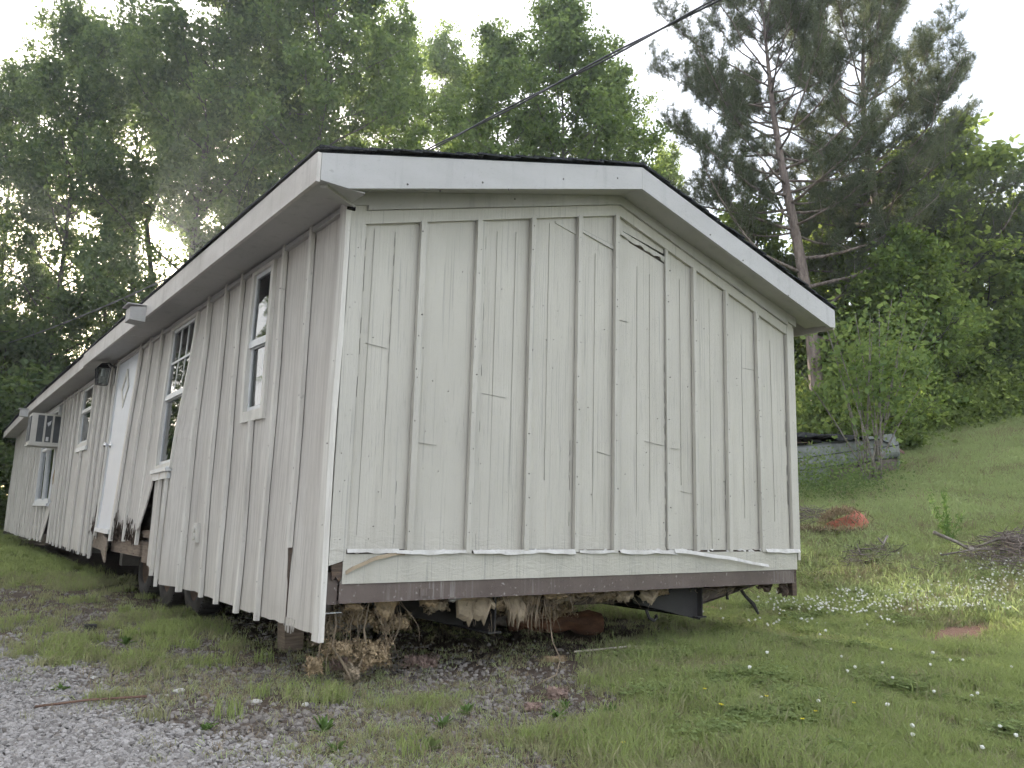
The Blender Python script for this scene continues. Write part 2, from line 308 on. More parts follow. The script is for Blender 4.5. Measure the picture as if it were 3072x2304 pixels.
def m_ground():
    t = NT('soil_gravel_and_turf'); at = lambda n: t.nd('ShaderNodeAttribute', attribute_name=n).outputs['Fac']
    c = t.co(); n1 = t.noise(c, 2.2, 7, .65); n2 = t.noise(c, 22, 5, .65); n3 = t.noise(c, 90, 3, .6)
    vo = t.nd('ShaderNodeTexVoronoi', {'Vector': c, 'Scale': 42.0}); vc = t.nd('ShaderNodeSeparateColor', {0: vo.outputs['Color']}).outputs[0]
    soil = t.mix(t.ramp(n1, .35, .7), (.085, .067, .054), (.145, .115, .092)); soil = t.mix(t.math('MULTIPLY', t.ramp(n2, .45, .7), .6), soil, (.055, .044, .037))
    soil = t.mix(t.math('MULTIPLY', t.ramp(n3, .60, .72), .5), soil, (.20, .165, .13))
    grav = t.mix(vc, (.18, .172, .17), (.40, .39, .39)); grav = t.mix(t.ramp(vo.outputs['Distance'], .35, .75), grav, (.07, .06, .052))
    turf = t.mix(t.ramp(n1, .35, .68), (.135, .165, .075), (.230, .245, .125)); turf = t.mix(t.math('MULTIPLY', t.ramp(n2, .48, .66), .6), turf, (.105, .105, .052))
    turf = t.mix(t.math('MULTIPLY', t.ramp(n3, .55, .7), .4), turf, (.20, .18, .11))
    clay = t.mix(n2, (.22, .125, .085), (.33, .215, .16))
    ed = t.math('MULTIPLY', t.math('SUBTRACT', n2, .5), .7)
    col = t.mix(t.ramp(t.math('ADD', at('gravel'), ed), .35, .62), soil, grav)
    col = t.mix(t.ramp(t.math('ADD', at('grass'), ed), .30, .65), col, turf)
    col = t.mix(t.ramp(t.math('ADD', at('clay'), ed), .35, .75), col, clay)
    return t.principled(col, .95, t.bump(t.math('ADD', n2, t.math('MULTIPLY', vo.outputs['Distance'], .6)), .7, .03), spec=.1)
tag(obj('ground', gme, m_ground()), kind='structure')

# ------------------------------------------------------------------ mobile home
W, L, EO, GO = 4.3, 19.6, .294, .244
home = thing('mobile_home', 'long derelict off-white board-and-batten mobile home raised on its steel chassis', 'mobile home')
def P_(name, mb, m, parent=home, smooth=False): return mb.build(name, M[m], parent, smooth)
def lerp_tab(tab, x):
    if x <= tab[0][0]: return tab[0][1]
    for (a, p), (b, q) in zip(tab, tab[1:]):
        if x <= b: return p+(q-p)*(x-a)/(b-a)
    return tab[-1][1]
BUL = [(0, 0), (2.6, 0), (3.08, .115), (3.3, .085), (3.6, .06), (4.09, .03), (4.1, .035), (4.4, .05), (4.9, .075), (5.4, .105), (6.0, .08), (6.55, .06), (7.2, .04), (8.6, .03), (9.5, .02), (11.4, 0), (20, 0)]
def bulge(y, z):
    b = lerp_tab(BUL, y)
    f = float(sstep(2.74, 1.25, z)) if y < 4.1 else float(np.clip((2.74-z)/2.1, 0, 1))
    w = .006*math.sin(y*2.3+z*1.7)+.004*math.sin(y*5.1-z*3.3)
    return b*f+w*min(1, max(0, (2.7-z)/.5))
def sp(y, z, x): return (x-bulge(y, z), y, z)
def sbox(mb, y0, y1, z0, z1, x0, x1, seg=1, y0b=None, y1b=None):
    """box on the side wall that follows its bulge; x0 outer (negative), x1 inner; y?b = values at the bottom"""
    y0b = y0 if y0b is None else y0b; y1b = y1 if y1b is None else y1b
    for k in range(seg):
        t0, t1 = k/seg, (k+1)/seg; za, zb = z0+(z1-z0)*t0, z0+(z1-z0)*t1
        ya0, ya1 = y0b+(y0-y0b)*t0, y1b+(y1-y1b)*t0; yb0, yb1 = y0b+(y0-y0b)*t1, y1b+(y1-y1b)*t1
        mb.hexa([sp(ya0, za, x0), sp(ya0, za, x1), sp(ya1, za, x1), sp(ya1, za, x0), sp(yb0, zb, x0), sp(yb0, zb, x1), sp(yb1, zb, x1), sp(yb1, zb, x0)])
    return mb
DRP = [(0, 0), (4, .02), (7, .04), (12, .04), (15, .02), (17.5, -.04), (20, -.11)]
def drp(y): return lerp_tab(DRP, y)

# side wall: sheathing core (behind), then siding panels and battens
side = P_('side_wall', MB().box(.075, .115, .10, 3.05, .60, 2.76).box(.075, .115, 3.05, 19.5, .70, 2.76), 'core')
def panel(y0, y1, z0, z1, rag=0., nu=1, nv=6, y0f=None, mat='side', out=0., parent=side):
    dzs = [0.0]*(nu+1)
    if rag: dzs = [abs(rnd.gauss(0, rag)) for _ in range(nu+1)]
    elif nu == 1: dzs = [uf(0, .012), uf(0, .012)]
    def P(u, v):
        i = int(round(u*nu)); zb = (z0(y0+(y1-y0)*u) if callable(z0) else z0)+dzs[i]; z = zb+(z1-zb)*v
        ya = y0 if y0f is None else y0f(z); y = ya+(y1-ya)*u
        x, yy, zz = sp(y, z, -out*(1-v)**2); return (x, yy, zz)
    o = P_('siding_panel', MB().sheet(P, nu, nv, (.012, 0, 0)), mat, parent); return o
ZT = 2.765
Z0 = lambda y: .285 if y < 3.4 else .33
G_ = .004
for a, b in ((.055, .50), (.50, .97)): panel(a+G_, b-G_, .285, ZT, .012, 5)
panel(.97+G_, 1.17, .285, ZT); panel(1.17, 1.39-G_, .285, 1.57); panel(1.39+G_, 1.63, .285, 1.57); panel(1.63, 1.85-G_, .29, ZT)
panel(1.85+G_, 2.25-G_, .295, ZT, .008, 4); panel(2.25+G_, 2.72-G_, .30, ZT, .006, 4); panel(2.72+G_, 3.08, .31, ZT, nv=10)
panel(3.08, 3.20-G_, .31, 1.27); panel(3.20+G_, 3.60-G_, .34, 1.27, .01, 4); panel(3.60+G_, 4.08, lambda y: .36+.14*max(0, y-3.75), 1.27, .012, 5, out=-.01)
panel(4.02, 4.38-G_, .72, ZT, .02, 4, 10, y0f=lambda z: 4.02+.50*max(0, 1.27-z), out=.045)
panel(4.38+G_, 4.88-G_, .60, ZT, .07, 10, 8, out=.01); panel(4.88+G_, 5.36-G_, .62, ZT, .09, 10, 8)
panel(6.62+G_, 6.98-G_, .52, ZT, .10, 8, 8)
cols = [6.98, 7.40, 7.82, 8.34]
for a, b in zip(cols, cols[1:]): panel(a+G_, b-G_, .335, ZT, .015, 4)
panel(8.34, 8.78-G_, .34, 1.79, .012, 4); panel(8.78+G_, 9.30, .34, 1.79, .012, 4); panel(9.30, 9.72-G_, .345, ZT)
cols = [9.72, 10.12, 10.52, 10.92, 11.30]
for a, b in zip(cols, cols[1:]): panel(a+G_, b-G_, .345, ZT, .012, 4)
panel(11.30+G_, 11.52, .35, ZT, .02, 3, y0f=None); panel(11.52, 11.86, 1.02, 2.0, .05, 5)
panel(11.86, 12.3-G_, .33, .98, .02, 4, y0f=lambda z: 11.60+.62*max(0, .98-z), out=.05)
for a, b in ((12.3, 12.75), (12.75, 13.2), (13.2, 13.85)): panel(a+G_, b-G_, .31, .98, .012, 3)
cols = [13.85]+[13.85+.4107*k for k in range(1, 15)]
for a, b in zip(cols, cols[1:]): panel(a+G_, min(b-G_, 19.6), .30, ZT, .01, 3, 4)
def batten(y, zt=2.755, zb=.27, yb=None, w=.038, d=.036, seg=6, m='bat', tilt=0., parent=side):
    yb = y if yb is None else yb
    return P_('batten', sbox(MB(), y-w/2, y+w/2, zb, zt, -d, -.007, seg, yb-w/2, yb+w/2), m, parent)
P_('corner_board', sbox(MB(), -.030, .055, .262, 2.745, -.034, -.001, 8), 'bat', side)
batten(.50, zb=.735); batten(.97, zb=.262); batten(1.39, 1.565, .262, w=.045); batten(1.85, zb=.275); batten(2.25, zb=.285); batten(2.72, zb=.285, d=.042)
batten(3.20, 1.26, .29); batten(3.60, 1.26, .35, w=.05); batten(4.38, zb=.585); batten(4.88, zb=.60)
batten(5.36, zb=.585, w=.07, d=.035); batten(6.62, zb=.60, w=.07, d=.035)
for y in (6.98, 7.40, 7.82): batten(y, zb=.315+uf(-.01, .01))
for y in (8.78,): batten(y, 1.74, .32)
for y in (9.72, 10.12, 10.52, 10.92, 11.30): batten(y, zb=.32+uf(-.01, .01))
for y in (12.3, 12.75, 13.2): batten(y, .96, .30)
for k in range(14): batten(13.86+.4107*k, zb=.285+uf(-.008, .008), seg=3)
batten(19.56, zb=.29, w=.07, seg=3)
P_('crack_gap', sbox(MB(), .506, .522, .29, .72, -.004, .001, 1, .500, .506), 'rot', side)
P_('knot_hole', MB().prism([sp(.485, .735, -.003), sp(.55, .73, -.003), sp(.535, .66, -.003), sp(.525, .57, -.003), sp(.505, .52, -.003)], (-.003, 0, 0)), 'rot', side)
P_('head_trim', sbox(MB(), 2.24, 2.70, 2.70, 2.735, -.022, -.001), 'bat', side)
# right and rear walls (plain)
P_('right_wall', MB().box(W-.10, W-.001, .06, L, .60, 2.76), 'gable')
P_('rear_wall', MB().prism([(.0, L, .45), (W, L, .45), (W, L, 2.74), (W/2, L, 3.34), (0, L, 2.74)], (0, .06, 0)), 'gable')
P_('floor_deck', MB().box(.12, W-.11, .10, L-.02, .585, .655), 'core')
P_('ceiling', MB().box(.03, W-.02, .06, L-.02, 2.765, 2.79), 'core')

# gable wall
SL = (3.340-2.6958)/(W/2+EO)
def zso(x): return 2.725+.2840*min(x, W-x)
gable = P_('gable_wall', MB().prism([(.11, .06, .60), (W-.11, .06, .60), (W-.11, .06, zso(W-.11)), (W/2, .06, zso(W/2)), (.11, .06, zso(.11))], (0, .05, 0)), 'core')
def gx(mb, poly, y0, y1): return mb.prism([(x, y0, z) for x, z in poly], (0, y1-y0, 0))
BX = [(.095, 2.77), (.485, 2.79), (.90, 2.9), (1.34, 3.0), (1.765, 3.1), (2.13, 3.2), (2.68, 3.06), (2.985, 2.98), (3.385, 2.88), (3.79, 2.77), (4.205, 2.70)]
def fr(x): return zso(x)-.125        # lower edge of the frieze
def gpanel(x0, x1, zb, name='siding_panel', mat='gable', y=0.0, zt=None, nv=5, warp=.004, lo=0.):
    ph = uf(0, 6)
    def P(u, v):
        x = x0+(x1-x0)*u; zt_ = (fr(x)+.03) if zt is None else zt(x); z = zb+(zt_-zb)*v
        return (x, y-warp*math.sin(3.1*u)*math.sin(ph+4*v)-lo*(1-v)**5*math.sin(3.14*u), z)
    return P_(name, MB().sheet(P, 4, nv, (0, .012, 0)), mat, gable)
edges = [.10]+[b for b, _ in BX[1:]]
for i, (a, b) in enumerate(zip(edges, edges[1:])):
    if a < W/2 < b:
        gpanel(a+.003, W/2-.0005, .745+uf(-.004, .004)); gpanel(W/2+.0005, b-.003, .735, lo=.012, zt=lambda x: fr(x)-.03 if x < 2.2 else 3.06-.22*(x-2.15))
    else: gpanel(a+.003, b-.003, .745+uf(-.006, .004), lo=uf(0, .006))
P_('siding_panel', gx(MB(), [(2.16, 3.12), (2.66, 3.03), (2.66, 3.07), (2.16, 3.22)], .001, .012), 'gable', gable)
def gbatten(x, zb=.728, w=.042, d=.038, xb=None, name='batten', m='gableB', zt=None):
    xb = x if xb is None else xb; zt = fr(x)+.004 if zt is None else zt
    zl, zr = fr(x-w/2)+.004, fr(x+w/2)+.004
    mb = MB().hexa([(xb-w/2, -d, zb), (xb+w/2, -d, zb), (xb+w/2, -.0075, zb), (xb-w/2, -.0075, zb), (x-w/2, -d, zl), (x+w/2, -d, zr), (x+w/2, -.0075, zr), (x-w/2, -.0075, zl)])
    return P_(name, mb, m, gable)
for x, xb in ((.485, .492), (.90, .90), (1.34, 1.34), (1.765, 1.765), (2.13, 2.128), (2.985, 2.992), (3.385, 3.382), (3.79, 3.80)): gbatten(x, .728+uf(-.006, .006), xb=xb, w=uf(.034, .041))
gbatten(2.675, .75, w=.03, d=.022, xb=2.69)
P_('batten', MB().box(.925, .962, -.010, .004, .74, fr(.95)), 'gableB', gable)      # second thin strip beside the batten
P_('corner_board', MB().hexa([(.0, -.030, .66), (.098, -.030, .69), (.098, .004, .69), (.0, .004, .66), (.0, -.030, zso(0)), (.098, -.030, zso(.098)), (.098, .004, zso(.098)), (.0, .004, zso(0))]), 'gableB', gable)
P_('corner_board', MB().hexa([(4.215, -.030, .735), (4.298, -.030, .735), (4.298, .004, .735), (4.215, .004, .735), (4.215, -.030, zso(4.215)), (4.298, -.030, zso(4.298)), (4.298, .004, zso(4.298)), (4.215, .004, zso(4.215))]), 'gableB', gable)
P_('corner_board', MB().box(4.3005, 4.335, -.015, .07, .655, 2.70), 'gableB', gable)
# frieze boards, two steps below the soffit
for (xa, xb) in ((.10, W/2), (W/2, 4.213)):
    P_('frieze_board', gx(MB(), [(xa, fr(xa)), (xb, fr(xb)), (xb, zso(xb)-.045), (xa, zso(xa)-.045)], -.026, -.001), 'gableB', gable)
    P_('frieze_board', gx(MB(), [(xa, zso(xa)-.043), (xb, zso(xb)-.043), (xb, 2.812+.2635*min(xb, W-xb)), (xa, 2.812+.2635*min(xa, W-xa))], -.046, -.003), 'soffit', gable)
# wavy torn strip and slanting joint near the peak
def wav(u, v):
    x = 2.16+.50*u; z = 3.07-.105*u+.012*math.sin(u*31)*(1-v)*u+.035*v-.0*u
    return (x, -.014-.01*math.sin(u*17)*(1-v), z)
P_('torn_strip', MB().sheet(wav, 16, 1, (0, .008, 0)), 'gableB', gable)
P_('torn_strip', gx(MB(), [(1.55, 3.005), (1.745, 2.965), (1.745, 2.985), (1.55, 3.02)], -.008, .001), 'gableB', gable)
P_('torn_strip', gx(MB(), [(1.79, 3.00), (2.11, 2.935), (2.11, 2.965), (1.79, 3.018)], -.012, .001), 'gableB', gable)
P_('crack_gap', gx(MB(), [(1.79, 3.022), (2.11, 2.968), (2.11, 2.975), (1.79, 3.027)], -.0025, .001), 'crack', gable)
# short butt joints and hairline splits in the boards (thin dark lines)
mb = MB()
for x0, x1, z in ((.30, .47, 2.24), (.15, .29, 1.92), (.51, .66, 1.37), (.62, .70, 1.37), (.98, 1.17, 1.72), (1.16, 1.33, 1.26), (1.58, 1.75, 2.29), (1.79, 1.95, 1.47), (1.97, 2.10, 1.42), (2.16, 2.27, 2.41), (2.45, 2.66, 1.53), (2.16, 2.30, 1.60), (2.70, 2.82, 1.50), (2.84, 2.97, 1.18), (3.42, 3.55, 1.84), (3.60, 3.77, 2.24), (3.01, 3.12, 1.63), (3.84, 3.98, 1.10), (4.02, 4.18, 1.45), (.2, .33, 1.29), (1.38, 1.5, 1.05), (1.9, 2.05, .93)):
    dz = uf(-.022, .002)
    if rnd.random() < .62: continue
    mb.prism([(x0, -.0055, z), (x1, -.0055, z+dz), (x1, -.0055, z+dz+.0018), (x0, -.0055, z+.0022)], (0, .004, 0))
for x, z0, z1, w in ((.966, .75, 2.80, .004), (.305, 1.7, 2.66, .0015), (.115, 1.6, 2.6, .0015), (2.662, .76, 2.2, .003), (1.72, .9, 1.5, .0015), (3.02, .75, 1.2, .002), (4.19, .75, 2.0, .003), (.40, .78, 1.2, .0015), (3.36, .8, 1.3, .002)):
    nn = int((z1-z0)/.12)
    for k in range(nn):
        if rnd.random() < .75:
            za, zb = z0+(z1-z0)*k/nn, z0+(z1-z0)*(k+uf(.5, 1))/nn; j = uf(-.003, .003); mb.prism([(x+j, -.0055, za), (x+j+w, -.0055, za), (x+w*.6, -.0055, zb), (x, -.0055, zb)], (0, .004, 0))
tag(P_('board_splits', mb, 'crack', gable), kind='stuff'); mb = MB()
for x in (.165, .305, 1.06, 1.21, 1.50, 1.93, 2.36, 2.50, 2.84, 3.19, 3.60, 4.00):
    j = uf(-.004, .004); zt_ = fr(x)-uf(.0, .3); zb_ = .75+uf(0, .5)*(rnd.random() < .4); mb.prism([(x, -.0052, zb_), (x+.0016, -.0052, zb_), (x+j+.0016, -.0052, zt_), (x+j, -.0052, zt_)], (0, .004, 0))
tag(P_('panel_grooves', mb, 'groove', gable), kind='stuff')
mb = MB()
def nail(x, y, z, ax, r=.0045):
    ps = [(math.cos(2*math.pi*k/6)*r, math.sin(2*math.pi*k/6)*r) for k in range(6)]
    if ax == 'y': mb.prism([(x+a, y, z+b) for a, b in ps], (0, .004, 0))
    else: mb.prism([(x, y+a, z+b) for a, b in ps], (.004, 0, 0))
for x, _ in BX[1:10]:
    z = .85
    while z < fr(x)-.05:
        if rnd.random() < .75: nail(x+uf(-.012, .012), -.0395, z, 'y', uf(.003, .0055))
        if rnd.random() < .25: nail(x+uf(-.012, .012), -.0395, z+.05, 'y', uf(.003, .005))
        z += uf(.15, .34)
for x in (.03, .07, 4.25):
    z = .8
    while z < 2.6: nail(x+uf(-.015, .015), -.0315, z, 'y', uf(.002, .0038)); z += uf(.2, .45)
for i in range(60): nail(uf(.15, 4.15), -.0085, uf(.8, 2.6), 'y', uf(.002, .004))
for y in (.0, .50, .97, 1.85, 2.25, 2.72, 4.38, 4.88):
    z = .5
    while z < 2.6:
        if not (y == .50 and z < .75): x_, y_, z_ = sp(y, z, -.0355 if y < .1 else -.0375); nail(x_-(.012 if y == 2.72 else 0), y_, z_, 'x', uf(.003, .0055))
        z += uf(.2, .5)
for x, z in ((.23, 2.83), (.45, 2.85), (.95, 3.0), (1.0, 2.95), (.75, 2.99), (2.9, 3.17), (3.3, 3.05), (3.9, 2.87), (1.9, 3.35), (1.4, 3.2)): nail(x, -GO-.0275, z, 'y', .006)
tag(P_('nail_heads', mb, 'nail', gable), kind='stuff')

# bottom of the gable: skirt board, peeling flashing, steel channel
skirt = P_('skirt_board', MB().hexa([(.085, -.028, .562), (4.262, -.028, .580), (4.262, .004, .580), (.085, .004, .562), (.085, -.028, .722), (4.262, -.028, .730), (4.262, .004, .730), (.085, .004, .722)]), 'skirt')
def strip(x0, x1, z0a, z0b, h, out, nu=18, wob=.006, mat='flake', nm='peeling_strip', ph=0.):
    def P(u, v):
        x = x0+(x1-x0)*u; zb = z0a+(z0b-z0a)*u
        w = wob*math.sin(u*nu*.9+ph)+wob*.6*math.sin(u*nu*2.3+1)
        return (x, -.032-out*(1-v)*(1+.4*math.sin(u*9+ph))-.004*v, zb+h*v+w*(1-v))
    return P_(nm, MB().sheet(P, nu, 2, (0, .005, 0)), mat, skirt)
strip(.10, .42, .728, .730, .022, .012, 8, .004)
strip(.40, .88, .720, .722, .024, .014, 9, .005, ph=1.)
strip(.93, 1.75, .718, .723, .026, .018, 13, .006, ph=.3)
strip(1.79, 2.15, .722, .722, .020, .010, 7, .004, ph=2.2)
strip(2.16, 2.75, .718, .714, .026, .018, 10, .005, ph=2.)
strip(3.82, 4.29, .722, .720, .030, .020, 8, .004, ph=.5)
# flap hanging loose at right: swings from the seam down to the middle of the board
def loose(u, v):
    x = 2.72+1.10*u; z = .722-.118*u**1.25+.030*v*(1-.3*u)+.003*math.sin(u*14); return (x, -.040-.035*math.sin(u*2.6)-.012*(1-v), z)
P_('loose_strip', MB().sheet(loose, 14, 2, (0, .005, 0)), 'flake', skirt)
def looseL(u, v):
    x = .10+.36*u; z = .612+.105*(1-(1-u)**2)+.020*v+.002*math.sin(u*17); return (x, -.033-.012*math.sin(u*3)-.006*(1-v), z)
P_('loose_strip', MB().sheet(looseL, 10, 1, (0, .004, 0)), 'paper', skirt)
mb = MB()
for i in range(26):
    x = uf(.12, 4.15) if i > 14 else uf(2.7, 4.0); w = uf(.02, .10); z = .735+uf(-.008, .006)
    mb.prism([(x, -.012, z), (x+w*.5, -.012, z-uf(.004, .012)), (x+w, -.012, z), (x+w*.6, -.012, z+uf(.004, .010))], (0, .008, 0))
tag(P_('rot_chips', mb, 'rot', skirt), kind='stuff')
mb = MB()
for i in range(40):
    x = uf(.12, 4.2); w = uf(.02, .07); z = .738+uf(-.006, .008)
    mb.prism([(x, -.020, z), (x+w*.5, -.028, z-uf(.002, .014)), (x+w, -.020, z), (x+w*.5, -.017, z+uf(.006, .014))], (0, .004, 0))
tag(P_('paint_flakes', mb, 'flake', skirt), kind='stuff')
P_('torn_corner_end', MB().prism([(.015, -.020, .70), (.09, -.020, .70), (.088, -.020, .60), (.07, -.020, .575), (.05, -.020, .60), (.03, -.020, .58)], (0, .012, 0)), 'rot')
ch = MB()
prof = [(-.020, .463), (-.020, .570), (.05, .570), (.05, .562), (-.010, .562), (-.010, .472), (.05, .472), (.05, .463), (-.033, .463), (-.033, .470)]
chan = MB().prism([(.075, a, b-.004) for a, b in prof], (4.145, 0, .010)); P_('front_channel', chan, 'steel')
P_('front_channel', MB().box(.004, .073, .000, .05, .452, .620), 'steel')
P_('channel_patch', MB().box(.575, .665, -.024, -.0205, .482, .523), 'steel')
P_('rim_joist', MB().box(4.225, 4.285, .0, .05, .36, .72).box(4.24, 4.29, .05, L, .45, .60), 'rot')
mbk = MB()
for z in (.405, .555): mbk.tube([(-.03, .02, z), (.12, .03, z)], .003, 5)
tag(P_('anchor_pins', mbk, 'pipe'), kind='stuff')

# chassis
for x in (1.18, 3.14):
    b = MB().box(x-.05, x+.05, .06, L-.3, .226, .236).box(x-.05, x+.05, .06, L-.3, .446, .456).box(x-.005, x+.005, .06, L-.3, .236, .446)
    P_('chassis_beam', b, 'black')
for k in range(16):
    y = .35+1.25*k
    P_('outrigger', MB().prism([(3.19, y, .24), (4.2, y, .43), (4.2, y, .46), (3.19, y, .455)], (0, .006, 0)).prism([(3.19, y-.02, .236), (4.2, y-.02, .426), (4.2, y-.02, .432), (3.19, y-.02, .242)], (0, .05, 0)), 'steel' if k == 0 else 'black')
    P_('outrigger', MB().prism([(1.13, y, .24), (.15, y, .43), (.15, y, .46), (1.13, y, .455)], (0, .006, 0)), 'black')
    if k % 2 == 0: P_('cross_member', MB().box(1.23, 3.09, y+.25, y+.31, .30, .43), 'steel' if k == 0 else 'black')
P_('gusset_plate', MB().prism([(2.55, .22, .345), (3.16, .10, .205), (3.19, .10, .45), (2.55, .22, .45)], (0, .010, 0)), 'black')
P_('belly_board', MB().box(.16, 4.2, .30, L-.2, .470, .478), 'rot')
def wheel(y, xw=.33):
    w = MB(); n = 28; pr = [(-.095, .20), (-.10, .25), (-.095, .315), (-.07, .338), (.07, .338), (.095, .315), (.10, .25), (.095, .20)]
    vs_ = [(a, r_*math.cos(2*math.pi*k/n), r_*math.sin(2*math.pi*k/n)) for k in range(n) for a, r_ in pr]; m_ = len(pr)
    fs = [(k*m_+j, k*m_+(j+1) % m_, ((k+1) % n)*m_+(j+1) % m_, ((k+1) % n)*m_+j) for k in range(n) for j in range(m_)]
    ty = w.add(vs_, fs).build('tyre', M['rubber'], None, True); ty.location = (0, 0, 0)
    o = bpy.data.objects.new('wheel', None); COL.objects.link(o); o.parent = home; o.location = (xw, y, .335+gz(xw, y)); ty.parent = o
    pr2 = [(-.085, .205), (-.06, .19), (-.03, .17), (-.035, .08), (-.06, .05), (-.06, .0)]; m2 = len(pr2)
    vs_ = [(a, r_*math.cos(2*math.pi*k/n), r_*math.sin(2*math.pi*k/n)) for k in range(n) for a, r_ in pr2]
    MB().add(vs_, [(k*m2+j, k*m2+j+1, ((k+1) % n)*m2+j+1, ((k+1) % n)*m2+j) for k in range(n) for j in range(m2-1)]).build('rim', M['rim'], o, True)
    mb = MB()
    for k in range(n*2):
        a = math.pi*k/n; c_, s_ = math.cos(a), math.sin(a); mb.tube([(-.09, .333*c_, .333*s_), (.09, .341*math.cos(a+.08), .341*math.sin(a+.08))], .006, 4)
    tag(mb.build('tread', M['rubber'], o), kind='stuff')
for y in (3.38, 4.34, 5.30): wheel(y)
for y in (3.38, 4.34, 5.30): wheel(y, 3.97)
P_('axle', MB().tube([(.4, 3.38, .335), (3.9, 3.38, .335)], .04, 8), 'black'); P_('axle', MB().tube([(.4, 4.34, .335), (3.9, 4.34, .335)], .04, 8), 'black')
for (x, y) in ((1.18, 2.2), (1.18, 7.0), (3.14, 2.6), (1.18, 10.5), (3.14, 8.0), (1.18, 14.5), (1.18, 18.0)):
    P_('support_block', MB().box(x-.2, x+.2, y-.1, y+.1, gz(x, y)-.02, .225), 'block')
P_('support_post', MB().hexa([(.31, 1.30, gz(.35, 1.37)-.02), (.44, 1.30, gz(.35, 1.37)-.02), (.44, 1.44, gz(.35, 1.37)-.02), (.31, 1.44, gz(.35, 1.37)-.02), (.27, 1.28, .46), (.42, 1.28, .46), (.42, 1.42, .46), (.27, 1.42, .46)]), 'joist')
# exposed rim boards and rot between the wheels and the door
P_('rim_joist', MB().box(.03, .07, 3.0, 4.06, .44, .60), 'joist')
P_('rim_joist', sbox(MB(), 4.07, 4.40, .42, .62, .045, .075), 'joist'); P_('rim_joist', sbox(MB(), 4.05, 4.42, .66, .73, .03, .07), 'joist')
P_('rim_joist', sbox(MB(), 4.43, 5.55, .47, .62, .03, .07), 'joist'); P_('rim_joist', sbox(MB(), 6.05, 7.15, .45, .66, .01, .06), 'joist')
P_('rim_joist', MB().box(.03, .07, 7.2, 19.5, .45, .60), 'rot')
P_('broken_board', MB().prism([sp(6.05, .64, -.01), sp(5.50, .60, -.04), sp(5.40, .52, -.05), sp(5.36, .36, -.06), sp(5.60, .42, -.05), sp(6.02, .47, -.02)], (.018, 0, 0)), 'joist')
P_('drain_pipe', MB().tube([(.42, 4.75, .58), (.40, 4.72, .24)], .055, 12), 'pipe', smooth=True)
mb = MB()
for i in range(170):
    y = uf(4.4, 5.4) if i < 100 else uf(6.62, 7.1); z = .60+abs(rnd.gauss(0, .10)); h_ = uf(.03, .12); x_, y_, z_ = sp(y, z, -.004-uf(0, .02))
    mb.prism([(x_, y_, z_+h_), (x_-uf(0, .02), y_-uf(.01, .03), z_), (x_, y_+uf(.01, .03), z_-uf(0, .05))], (.004, 0, 0))
tag(P_('rot_splinters', mb, 'rot'), kind='stuff')
mb = MB()
for i in range(60):
    y = uf(.33, .52) if i < 14 else uf(7.0, 11.4); z = .285 if i < 14 else .34; x_, y_, z_ = sp(y, z, -.001)
    mb.prism([(x_-.002, y_, z_+.05), (x_-.002, y_+.006, z_-uf(.0, .035)), (x_-.002, y_+.012, z_+.05)], (.006, 0, 0))
tag(P_('bottom_splinters', mb, 'side'), kind='stuff')

# roof: deck, fascia, soffit, shingles
rf = MB()
def rz(x): return 2.6958+.167+SL*((x if x < W/2 else W-x)+EO)
ys = [-GO, 4, 7.4, 12, 15, 17.5, L+GO]
for xa, xb in ((-EO, W/2), (W/2, W+EO)):
    for y0, y1 in zip(ys, ys[1:]):
        def zz(x, y): return rz(x)+drp(y)
        rf.hexa([(xa, y0, zz(xa, y0)+.001), (xb, y0, zz(xb, y0)+.001), (xb, y1, zz(xb, y1)+.001), (xa, y1, zz(xa, y1)+.001), (xa, y0, zz(xa, y0)+.016), (xb, y0, zz(xb, y0)+.016), (xb, y1, zz(xb, y1)+.016), (xa, y1, zz(xa, y1)+.016)])
roof = P_('roof', rf, 'shingle')
k = 0
for sgn in (0, 1):
    n = 17
    for i in range(n):
        u0, u1 = i/n, (i+1.28)/n; xa = -EO-.02+(W/2+EO+.02)*u0; xb = -EO-.02+(W/2+EO+.02)*u1
        if i == n-1: xb = W/2+.0
        off = .018+.004*uf(0, 1); yo = -GO-.028-uf(0, .018); t = .008+uf(0, .006)
        def pz(x): return 2.6958+.167+SL*(x+EO)
        za, zb = pz(xa)+off+.012, pz(xb)+off
        q = [(xa, yo, za), (xb, yo, zb), (xb, -GO+.45, zb), (xa, -GO+.45, za)]
        q = q+[(x, y, z+t) for x, y, z in q]
        if sgn: q = [(W-x, y, z) for x, y, z in q]
        P_('shingle', MB().hexa(q), 'shingle', roof)
for i in range(22):
    y0 = -GO-.03+.92*i; y1 = y0+.915; j = uf(0, .012)
    if y0 > L: break
    P_('shingle', MB().hexa([(-EO-.03-j, y0, rz(-EO)+drp(y0)+.012), (-EO+.3, y0, rz(-EO+.3)+drp(y0)+.02), (-EO+.3, y1, rz(-EO+.3)+drp(y1)+.02), (-EO-.03-j, y1, rz(-EO)+drp(y1)+.012),
                             (-EO-.03-j, y0, rz(-EO)+drp(y0)+.026), (-EO+.3, y0, rz(-EO+.3)+drp(y0)+.034), (-EO+.3, y1, rz(-EO+.3)+drp(y1)+.034), (-EO-.03-j, y1, rz(-EO)+drp(y1)+.026)]), 'shingle', roof)
P_('ridge_cap', MB().prism([(W/2-.12, -GO-.035, rz(W/2)-.015), (W/2, -GO-.035, rz(W/2)+.042), (W/2+.12, -GO-.035, rz(W/2)-.015), (W/2, -GO-.035, rz(W/2)+.018)], (0, L+2*GO, 0)), 'shingle', roof)
FH = .167
